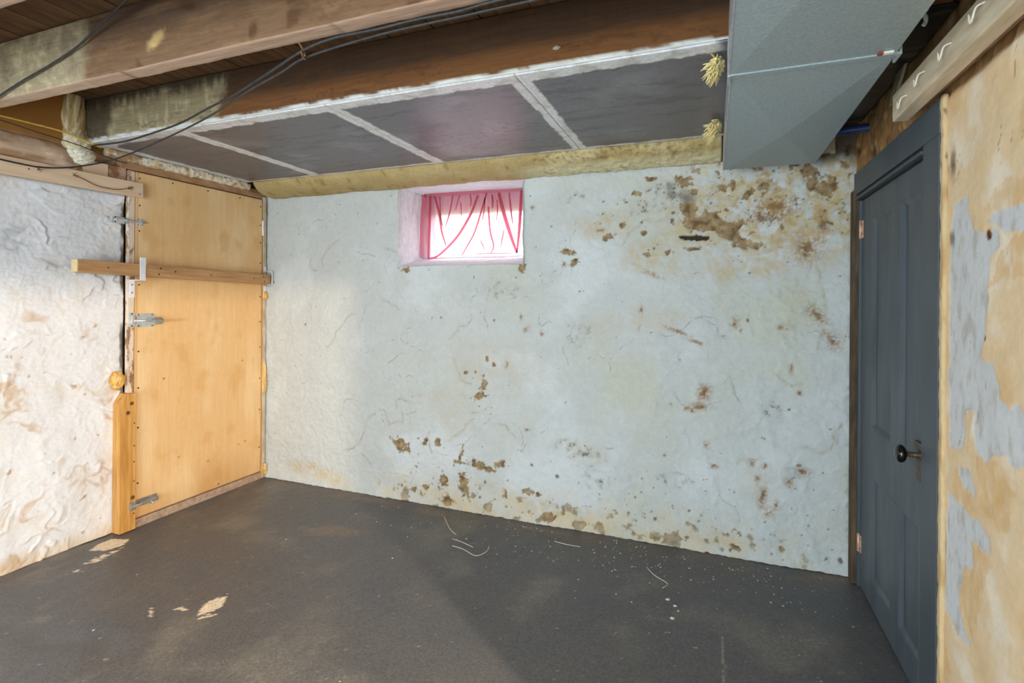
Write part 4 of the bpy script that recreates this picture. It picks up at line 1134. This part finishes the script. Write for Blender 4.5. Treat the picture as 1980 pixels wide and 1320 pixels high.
tag(sweep('sill_log', prof, nor, frange(0.9, 1.875, 0.010), lambda t, a, b: np.stack([-3.455 + a * (1 - 0.3 * ss(1.78, 1.88, t)), t, 2.205 - 0.02 * (t - 1.5) + b * (1 - 0.3 * ss(1.78, 1.88, t))], 1),
          lambda t, s, a, b: 0.008 * fbm(t * 5, s * 9, 3, 324) + 0.003 * fbm(t * 24, s * 40, 3, 325), log_col, M_TIMBER_Y), 'limewashed round log lying on top of the rough white wall', 'log')
nb = empty('nailed_board', (-3.36, 1.6, 2.06))
tag(nb, 'pale horizontal board nailed along the top of the rough white wall', 'board')
bm = bmesh.new(); bx(bm, -3.377, -3.345, 0.9, 2.205, 2.065, 2.155); mk('board_wood', bm, M_NAILBOARD, nb, bevel=.003)
for y, z in ((1.62, 2.11), (1.83, 2.125), (2.14, 2.12), (2.185, 2.085), (2.0, 2.085)):
    screw(nb, -3.345, y, z, .004)
wire('nailed_wire', [(-3.340, 1.825, 2.124), (-3.334, 1.876, 2.106), (-3.334, 1.943, 2.085), (-3.334, 2.041, 2.086), (-3.340, 2.13, 2.113)], .0025, M_RUSTWIRE, nb)
for y, z in ((1.825, 2.124), (2.12, 2.108), (1.66, 2.118)):
    for a in range(5):
        bm = bmesh.new(); t = a * 1.3
        tube(bm, [(-3.345, y, z), (-3.330, y + .016 * math.cos(t), z + .016 * math.sin(t))], .0014, 5); mk('frayed_strand', bm, M_RUSTWIRE, nb)
tag(box('packing_block', -3.46, -3.392, 1.896, 2.030, 2.14, 2.236, M_NAILBOARD), 'small cream wooden block behind the nailed board', 'block')
tag(box('packing_block', -3.46, -3.394, 2.034, 2.134, 2.14, 2.238, mat_noise('reddish_block', (140, 98, 72), (196, 160, 136), 16, .8, lo=.4, hi=.6)), 'reddish stained wooden block next to the plywood door top corner', 'block')

# ================================================================== slate door in the right wall
XF = 0.700
door2 = empty('door_2', (XF, 2.65, 0))
tag(door2, 'slate blue four panel door in the right wall', 'door', kind='structure')
bz = lambda n, y0, y1, z0, z1, x0=XF, x1=XF + .034, m=M_SLATE, bv=.002: box(n, x0, x1, y0, y1, z0, z1, m, door2, bv)
Y0, Y1, Z0, Z1 = 2.212, 3.098, 0.012, 1.958
pan = [(2.295, 2.515), (2.625, 2.912)]
zz = [(0.135, 0.625), (0.848, 1.850)]
bz('stile', Y0, pan[0][0], Z0, Z1); bz('stile', pan[1][1], Y1, Z0, Z1)
bz('rail', pan[0][0], pan[1][1], Z0, zz[0][0]); bz('rail', pan[0][0], pan[1][1], zz[0][1], zz[1][0]); bz('rail', pan[0][0], pan[1][1], zz[1][1], Z1)
for z0, z1 in zz:
    bz('muntin', pan[0][1], pan[1][0], z0, z1)
M_SCUFF = mat_noise('scuffed_moulding_paint', (84, 94, 102), (126, 130, 128), 14, .5)
for y0, y1 in pan:
    for z0, z1 in zz:
        bz('door_panel', y0, y1, z0, z1, XF + .014, XF + .024)
        bm = bmesh.new()      # sloping moulding all round the panel
        o = [(y0, z0), (y1, z0), (y1, z1), (y0, z1)]; w = .022
        i_ = [(y0 + w, z0 + w), (y1 - w, z0 + w), (y1 - w, z1 - w), (y0 + w, z1 - w)]
        A = [bm.verts.new((XF + .001, *p)) for p in o]; Am = [bm.verts.new((XF + .002, (p[0] * .7 + q[0] * .3), (p[1] * .7 + q[1] * .3))) for p, q in zip(o, i_)]
        B = [bm.verts.new((XF + .0135, *p)) for p in i_]
        for ring0, ring1 in ((A, Am), (Am, B)):
            for k in range(4):
                bm.faces.new((ring0[k], ring0[(k + 1) % 4], ring1[(k + 1) % 4], ring1[k]))
        mk('panel_moulding', bm, M_SLATE, door2)
# lock plate and knob
bm = bmesh.new(); bx(bm, XF - .004, XF, 2.222, 2.312, 0.800, 0.942); mk('lock_plate', bm, M_BRASS, door2, bevel=.0015)
bm = bmesh.new(); bx(bm, XF - .012, XF - .004, 2.226, 2.308, 0.918, 0.944); mk('plate_top', bm, M_BRASS, door2, bevel=.002)
bm = bmesh.new(); lathe(bm, (XF - .003, 2.262, 0.900), (-1, 0, 0), [(0, .019), (.008, .018), (.012, .010), (.046, .009), (.050, .012)], 16); kn0 = mk('knob_stem', bm, M_BRASS, door2, smooth=True)
bm = bmesh.new(); lathe(bm, (XF - .049, 2.262, 0.900), (-1, 0, 0), [(0, .010), (.004, .022), (.010, .030), (.018, .0325), (.026, .030), (.032, .022), (.035, .010)], 28); mk('door_knob', bm, M_KNOB, door2, smooth=True)
bm = bmesh.new(); lathe(bm, (XF - .0042, 2.258, 0.850), (-1, 0, 0), [(0, .007), (.001, .006)], 10); mk('keyhole', bm, M_NAIL, door2)
for z0, z1 in ((1.768, 1.856), (0.182, 0.268)):
    bm = bmesh.new(); bx(bm, XF - .004, XF - .0005, 3.070, 3.096, z0, z1); h = mk('hinge', bm, M_COPPERHINGE, door2, bevel=.001)
    bm = bmesh.new(); tube(bm, [(XF - .006, 3.102, z0 - .002), (XF - .006, 3.102, z1 + .002)], .007, 10)
    attach(mk('hinge_pin', bm, M_COPPERHINGE, smooth=True), h)
    for z in (z0 + .02, z1 - .02):
        bm = bmesh.new(); lathe(bm, (XF - .004, 3.082, z), (-1, 0, 0), [(0, .006), (.0012, .005)], 10)
        attach(mk('screw', bm, M_NAIL), h)
# frame
fr = empty('trim_5', (XF, 2.6, 0)); tag(fr, 'slate painted casing around the panel door', 'door casing', kind='structure')
fb = lambda n, y0, y1, z0, z1, x0, x1, m=M_SLATE2, bv=.002: box(n, x0, x1, y0, y1, z0, z1, m, fr, bv)
fb('casing_upright', 2.066, 2.203, 0, 1.992, .676, .735)
fb('casing_head', 2.066, 3.155, 1.993, 2.105, .676, .735)
fb('slot_shade', 2.215, 3.12, 1.976, 1.992, .684, .72, M_BLACKSLOT)  # black box stands in for the shaded slot above the leaf
fb('drip_lip', 2.212, 3.12, 1.964, 1.976, .672, .72, M_SLATE2)
fb('slot_shade', 2.215, 3.12, 1.959, 1.964, .690, .72, M_BLACKSLOT, 0.0005)  # thin black line of shade below the lip
fb('hinge_jamb', 3.104, 3.122, 0, 1.992, .690, .74, M_SLATE2)
fb('hinge_casing', 3.123, 3.195, 0, 2.02, .668, .75, M_DARKWOOD, .006)
fb('door_recess', 2.05, 3.2, -.01, 2.08, .745, .758, M_DARKWOOD, 0)
pr, nr = rrect(0.028, 0.016, 0.006, 0.006)
tag(sweep('trim_6', pr, nr, frange(0, 2.11, 0.010), lambda t, a, b: np.stack([.686 + b, 2.050 + a + 0.004 * fbm(t * 4, t * 0, 2, 331), t], 1),
          lambda t, s, a, b: 0.004 * fbm(t * 18, s * 30, 3, 332),
          lambda P, NA, NB, t, s: mix(mix(np.tile(lin(208, 182, 140), (len(t), 1)), lin(188, 154, 106), ss(0, .4, fbm(t * 6, s * 20, 3, 333))), lin(96, 80, 62), .8 * ss(.28, .42, fbm(t * 14, s * 30, 3, 334)) * ss(1.0, 2.0, t)),
          M_PLASTER_R), 'tan plaster bead along the door casing', 'trim', kind='structure')

# ================================================================== sheet metal duct
duct = empty('air_duct', (.26, 1.5, 2.15))
tag(duct, 'grey galvanised rectangular air duct hanging below the panels', 'duct')
DX0, DX1, DZ, DT = .048, .478, 2.150, 2.318


def duct_section(y0, y1, dx, dz):
    bm = bmesh.new()
    x0, x1, z0, z1 = DX0 + dx, DX1 + dx, DZ + dz, DT
    c = [bm.verts.new(p) for p in ((x0, y0, z0), (x1, y0, z0), (x1, y1, z0), (x0, y1, z0))]
    t = [bm.verts.new(p) for p in ((x0, y0, z1), (x1, y0, z1), (x1, y1, z1), (x0, y1, z1))]
    m = bm.verts.new(((x0 + x1) / 2, (y0 + y1) / 2, z0 - .024))
    for k in range(4):
        bm.faces.new((c[k], c[(k + 1) % 4], m))
        bm.faces.new((c[k], t[k], t[(k + 1) % 4], c[(k + 1) % 4]))
    bm.faces.new(t)
    s = mk('duct_section', bm, M_GALV, duct)
    return s


duct_section(1.755, 3.02, 0, 0)
duct_section(0.45, 1.752, -.004, -.002)
duct_section(-0.85, 0.447, -.004, -.002)
for y in (1.753, 0.449):
    bm = bmesh.new(); bx(bm, DX0 - .010, DX1 + .006, y - .010, y + .012, DZ - .007, DZ - .001); mk('slip_joint', bm, M_GALV, duct, bevel=.001)
    bm = bmesh.new(); bx(bm, DX0 - .012, DX0 - .004, y - .012, y + .05, DZ - .010, DZ + .11); mk('drive_cleat', bm, M_GALVEDGE, duct, bevel=.001)
    bm = bmesh.new(); bx(bm, DX1 + .001, DX1 + .008, y - .012, y + .05, DZ - .010, DZ + .11); mk('drive_cleat', bm, M_GALVEDGE, duct, bevel=.001)
bm = bmesh.new(); bx(bm, DX0 - .006, DX0 + .001, 1.77, 3.02, DZ - .001, DZ + .165); mk('lit_side_face', bm, M_GALVEDGE, duct, bevel=.001)  # paler sheet over the left face, brightness of the light painted in
bm = bmesh.new(); bx(bm, DX0 - .010, DX0 - .004, .46, 1.74, DZ - .003, DZ + .165); mk('lit_side_face', bm, M_GALVEDGE, duct, bevel=.001)  # same painted-in lit left face on the next section
bm = bmesh.new(); bx(bm, .425, .437, 1.722, 1.736, DZ - .0105, DZ - .004); tm = mk('tape_mark', bm, mat_noise('red_tape', (130, 52, 50), (150, 74, 70), 30, .6), duct)
bm = bmesh.new(); bx(bm, .438, .462, 1.724, 1.736, DZ - .0105, DZ - .004); mk('tape_mark', bm, M_WHITEPL, duct)
for y in (2.0, 2.8, 1.3):
    bm = bmesh.new(); bx(bm, DX0 + .02, DX1 - .02, y, y + .03, DT - .002, ZP - .004 if y > 1.9 else ZP + .002); mk('hanger_strap', bm, M_OLDSTEEL, duct)


# glass wool tufts squeezed out beside the duct
def tuft(c, sc, seed, label):
    rg = random.Random(seed); bm = bmesh.new()
    bmesh.ops.create_icosphere(bm, subdivisions=3, radius=1)
    for v in bm.verts:
        n = 1 + .35 * math.sin(v.co.x * 7 + seed) * math.cos(v.co.z * 9 + v.co.y * 5)
        v.co = Vector((v.co.x * .020 * n, v.co.y * .045 * n, v.co.z * .024 * n)) * sc + Vector(c)
    for i in range(170):
        th = rg.uniform(0, 2 * math.pi); d = Vector((-abs(math.cos(th)) * .6 - .1, math.sin(th) * 1.1, rg.uniform(-1.0, .25)))
        d.normalize(); p0 = Vector(c) + Vector((rg.uniform(-.012, .01), rg.uniform(-.04, .04), rg.uniform(-.015, .012))) * sc
        L = rg.uniform(.02, .052) * sc; p1 = p0 + d * L * .6 + Vector((0, 0, -.004)); p2 = p0 + d * L + Vector((rg.uniform(-.008, .008), rg.uniform(-.01, .01), -.012))
        tube(bm, [p0, p1, p2], lambda t: .0045 * sc * (1 - .75 * t), 4)
    return tag(mk('insulation_tuft', bm, M_TUFT, None, smooth=True), label, 'insulation', 'glass wool tufts')


tuft((.008, 2.02, 2.296), 1.1, 5, 'yellow glass wool tuft beside the duct near the dark joist')
tuft((.006, 2.72, 2.292), 1.25, 6, 'yellow glass wool tuft beside the duct near the back wall')

# blue pipe, clip, board with staples on the right
bm = bmesh.new(); tube(bm, catmull([(.50, 3.00, 2.285), (.58, 3.00, 2.290), (.64, 2.99, 2.292), (.72, 2.96, 2.288)], 6), .021, 14)
tag(mk('water_pipe', bm, M_BLUE, None, smooth=True), 'short dark blue pipe between the duct and the right wall', 'pipe')
bm = bmesh.new(); cc = (.560, 1.893, 2.292)
tube(bm, [(cc[0] + .026 * math.cos(a), cc[1], cc[2] + .026 * math.sin(a)) for a in np.linspace(math.radians(-40), math.radians(220), 16)], .006, 8)
bx(bm, cc[0] - .028, cc[0] + .030, cc[1] - .008, 1.917, cc[2] + .024, cc[2] + .046)
tag(mk('pipe_clip', bm, M_WHITEPL, None), 'white plastic pipe clip fixed to the joist beside the duct', 'clip')
rb = empty('batten', (.62, 1.6, 2.1))
tag(rb, 'pale timber batten with bent staples above the tan wall', 'batten')
bm = bmesh.new(); bx(bm, .600, .648, .6, 2.255, 2.098, 2.195); mk('batten_wood', bm, mat_noise('dusty_batten', (178, 160, 130), (222, 206, 180), 10, .8, stretch=(3, .5, 3)), rb, bevel=.004)
bm = bmesh.new(); bx(bm, .648, .688, .6, 2.255, 2.128, 2.195); mk('packer', bm, M_HEADER, rb, bevel=.003)
for y, z in ((1.60, 2.155), (1.79, 2.145), (1.98, 2.145), (2.14, 2.130)):
    bm = bmesh.new()
    tube(bm, catmull([(.601, y - .035, z + .012), (.588, y - .022, z + .008), (.584, y - .012, z - .016), (.585, y + .004, z - .018), (.586, y + .010, z + .004), (.590, y + .022, z + .008), (.601, y + .030, z - .006)], 4), .0026, 6)
    mk('bent_staple', bm, M_STRAW, rb, smooth=True)
bm = bmesh.new(); bx(bm, .630, .640, 2.30, 2.40, 2.19, 2.325)
for v in bm.verts:
    if v.co.z < 2.2:
        v.co.y = 2.33 + (v.co.y - 2.35) * .5
    v.co.x += (v.co.z - 2.25) * .25
tag(mk('torn_scrap', bm, M_TORN, None, bevel=.001), 'torn scrap of board hanging behind the batten end', 'scrap')

# ================================================================== cables
cb = tag(wire('cable', [(-3.2, 1.338, 2.27), (-2.966, 1.33, 2.336), (-2.773, 1.33, 2.382), (-2.591, 1.33, 2.418), (-2.41, 1.325, 2.459), (-2.238, 1.3, 2.495), (-1.958, 1.22, 2.496), (-1.757, 1.15, 2.49)], .0042, M_CABLE),
         'black cable slanting up the near joist in the upper left corner', 'cable', 'cables')
tag(wire('cable', [(-.2, 1.40, 2.322), (-.586, 1.395, 2.318), (-.724, 1.400, 2.314), (-.868, 1.402, 2.318), (-1.017, 1.398, 2.312), (-1.186, 1.402, 2.316), (-1.329, 1.412, 2.302), (-1.575, 1.5, 2.299), (-1.878, 1.6, 2.289), (-2.154, 1.7, 2.302), (-2.458, 1.8, 2.306), (-2.718, 1.85, 2.303), (-3.01, 1.88, 2.293), (-3.309, 1.9, 2.307)], .0048, M_CABLE),
    'upper of two black cables drooping from the joist to the panel corner', 'cable', 'cables')
tag(wire('cable', [(-.2, 1.425, 2.318), (-.724, 1.424, 2.312), (-1.017, 1.420, 2.306), (-1.329, 1.434, 2.290), (-1.474, 1.46, 2.268), (-1.702, 1.52, 2.254), (-1.961, 1.62, 2.252), (-2.32, 1.75, 2.259), (-2.791, 1.9, 2.268), (-3.10, 1.98, 2.266), (-3.3, 1.99, 2.245), (-3.312, 1.922, 2.210), (-3.315, 1.793, 2.157), (-3.318, 1.674, 2.128), (-3.318, 1.585, 2.123), (-3.318, 1.40, 2.129)], .0042, M_CABLE),
    'lower black cable drooping from the joist past the nailed board', 'cable', 'cables')
tag(wire('cable', [(-3.352, 1.35, 2.345), (-3.352, 1.507, 2.352), (-3.352, 1.635, 2.354), (-3.345, 1.775, 2.350), (-3.325, 1.956, 2.340 - .03)], .0045, M_YCABLE), 'yellow cable running above the log to the panel corner', 'cable', 'cables')
tag(wire('cable', [(-3.335, 1.35, 2.33), (-3.33, 1.494, 2.324), (-3.33, 1.665, 2.308), (-3.31, 1.834, 2.288), (-3.325, 2.023, 2.258), (-3.335, 2.10, 2.256)], .0026, M_CABLE), 'thin dark cable under the yellow one above the log', 'cable', 'cables')
tag(wire('bent_nail', [(-1.345, 1.39, 2.345), (-1.345, 1.43, 2.315), (-1.343, 1.44, 2.288), (-1.335, 1.42, 2.284), (-1.325, 1.40, 2.292)], .004, M_RUSTWIRE), 'bent nail holding the cables under the joist', 'nail')
tag(lump('lint_tuft', (-.565, 1.908, 2.408), (.015, .006, .008), 341, (150, 136, 116), (190, 180, 160), 3, .5), 'pale lint tuft stuck to the dark brown joist', 'lint')

# ================================================================== litter on the floor
def fz(x, y):
    return float(floor_pos(np.array([x]), np.array([y]))[0, 2])


rg = random.Random(11); bm = bmesh.new()
for i in range(330):
    if i < 300:
        x = rg.gauss(-.35, .75); y = YB - .06 - abs(rg.gauss(0, .28))
    else:
        x = rg.uniform(-3.0, .6); y = rg.uniform(1.2, 3.1)
    if not (-3.3 < x < .62 and 1.1 < y < 3.16):
        continue
    r = rg.choice((.0025, .0035, .004, .005, .007)); z = fz(x, y); a0 = rg.uniform(0, 6)
    ring = [bm.verts.new((x + r * rg.uniform(.5, 1.3) * math.cos(a0 + k * 1.2566), y + r * rg.uniform(.5, 1.3) * math.sin(a0 + k * 1.2566), z - .0005)) for k in range(5)]
    top = bm.verts.new((x, y, z + r * .35))
    for k in range(5):
        bm.faces.new((ring[k], ring[(k + 1) % 5], top))
tag(mk('plaster_crumbs', bm, M_CRUMB), 'pale plaster crumbs scattered over the floor below the back wall', 'crumbs', kind='stuff')


def straw(pts, label, r=.0016):
    P = [(x, y, fz(x, y) + .002 + dz) for x, y, dz in pts]
    return tag(wire('dry_straw', P, r, M_STRAW, None, 5), label, 'straw', 'dry stalks on the floor')


straw([(-1.66, 3.06, 0), (-1.60, 2.98, .01), (-1.53, 2.90, .006), (-1.47, 2.86, 0)], 'long thin straw on the floor near the shadow edge by the wall')
straw([(-1.42, 2.72, 0), (-1.34, 2.70, .004), (-1.24, 2.66, .003), (-1.20, 2.72, .006), (-1.22, 2.80, 0)], 'curled pale straw on the shaded floor')
straw([(-1.46, 2.80, 0), (-1.38, 2.77, .006), (-1.30, 2.75, 0)], 'short straw lying across the curled one')
straw([(-.33, 2.90, 0), (-.28, 2.82, .004), (-.21, 2.77, 0), (-.23, 2.71, .004)], 'hooked pale stalk on the floor in front of the stained wall')
straw([(-.88, 3.00, 0), (-.80, 2.98, .004), (-.72, 2.99, 0)], 'small straw close to the foot of the back wall')
for i, (x, y, r) in enumerate(((-.20, 2.63, .016), (-.160, 2.585, .010), (-.145, 2.55, .007), (-.165, 2.48, .013))):
    bm = bmesh.new(); z = fz(x, y)
    ring = [bm.verts.new((x + r * rg.uniform(.35, 1.3) * math.cos(k * 1.047), y + r * rg.uniform(.35, 1.3) * math.sin(k * 1.047), z)) for k in range(6)]
    top = bm.verts.new((x, y, z + .005))
    for k in range(6):
        bm.faces.new((ring[k], ring[(k + 1) % 6], top))
    tag(mk('plaster_flake', bm, M_CRUMB), ('farthest', 'second farthest', 'second nearest', 'nearest')[i] + ' of four pale plaster flakes in a row on the shaded floor', 'flake', 'flakes in a curved row')

# ================================================================== the warm lamp in the side room (outside the picture)
lp = empty('ceiling_lamp', (2.52, -.48, 1.98))
tag(lp, 'bare warm light bulb hanging in the side room', 'lamp')
mb, nt, b = nodes('lit_bulb'); bt = nt.nodes.new('ShaderNodeBsdfTransparent'); nt.links.new(bt.outputs[0], nt.nodes['Material Output'].inputs[0])
bm = bmesh.new(); lathe(bm, (2.52, -.48, 2.06), (0, 0, -1), [(0, .014), (.02, .016), (.045, .028), (.075, .032), (.10, .024), (.112, .008)], 18); bulb = mk('bulb', bm, mb, lp, smooth=True)
bm = bmesh.new(); lathe(bm, (2.52, -.48, 2.12), (0, 0, -1), [(0, .01), (.01, .02), (.05, .02)], 14); mk('socket', bm, M_BLACKSLOT, lp, smooth=True)
bm = bmesh.new(); tube(bm, [(2.52, -.48, 2.11), (2.52, -.48, 2.45)], .004); mk('cord', bm, M_CABLE, lp)
ld = bpy.data.lights.new('bulb_light', 'POINT'); ld.energy = LAMP_W; ld.color = (1.0, .80, .60); ld.shadow_soft_size = .05
lo = bpy.data.objects.new('bulb_light', ld); COL.objects.link(lo); lo.location = (2.52, -.48, 1.985)
attach(lo, lp)
for o in bpy.data.objects:
    if o.parent is None and o.get('kind') == 'structure' and not o.get('label'):
        n = o.name.split('.')[0]
        o['label'] = {'ground_outside': 'ground outside the cellar window at sill height'}.get(n, 'masonry of the ' + n.replace('_', ' '))
        o['category'] = 'ground' if n == 'ground_outside' else 'wall'
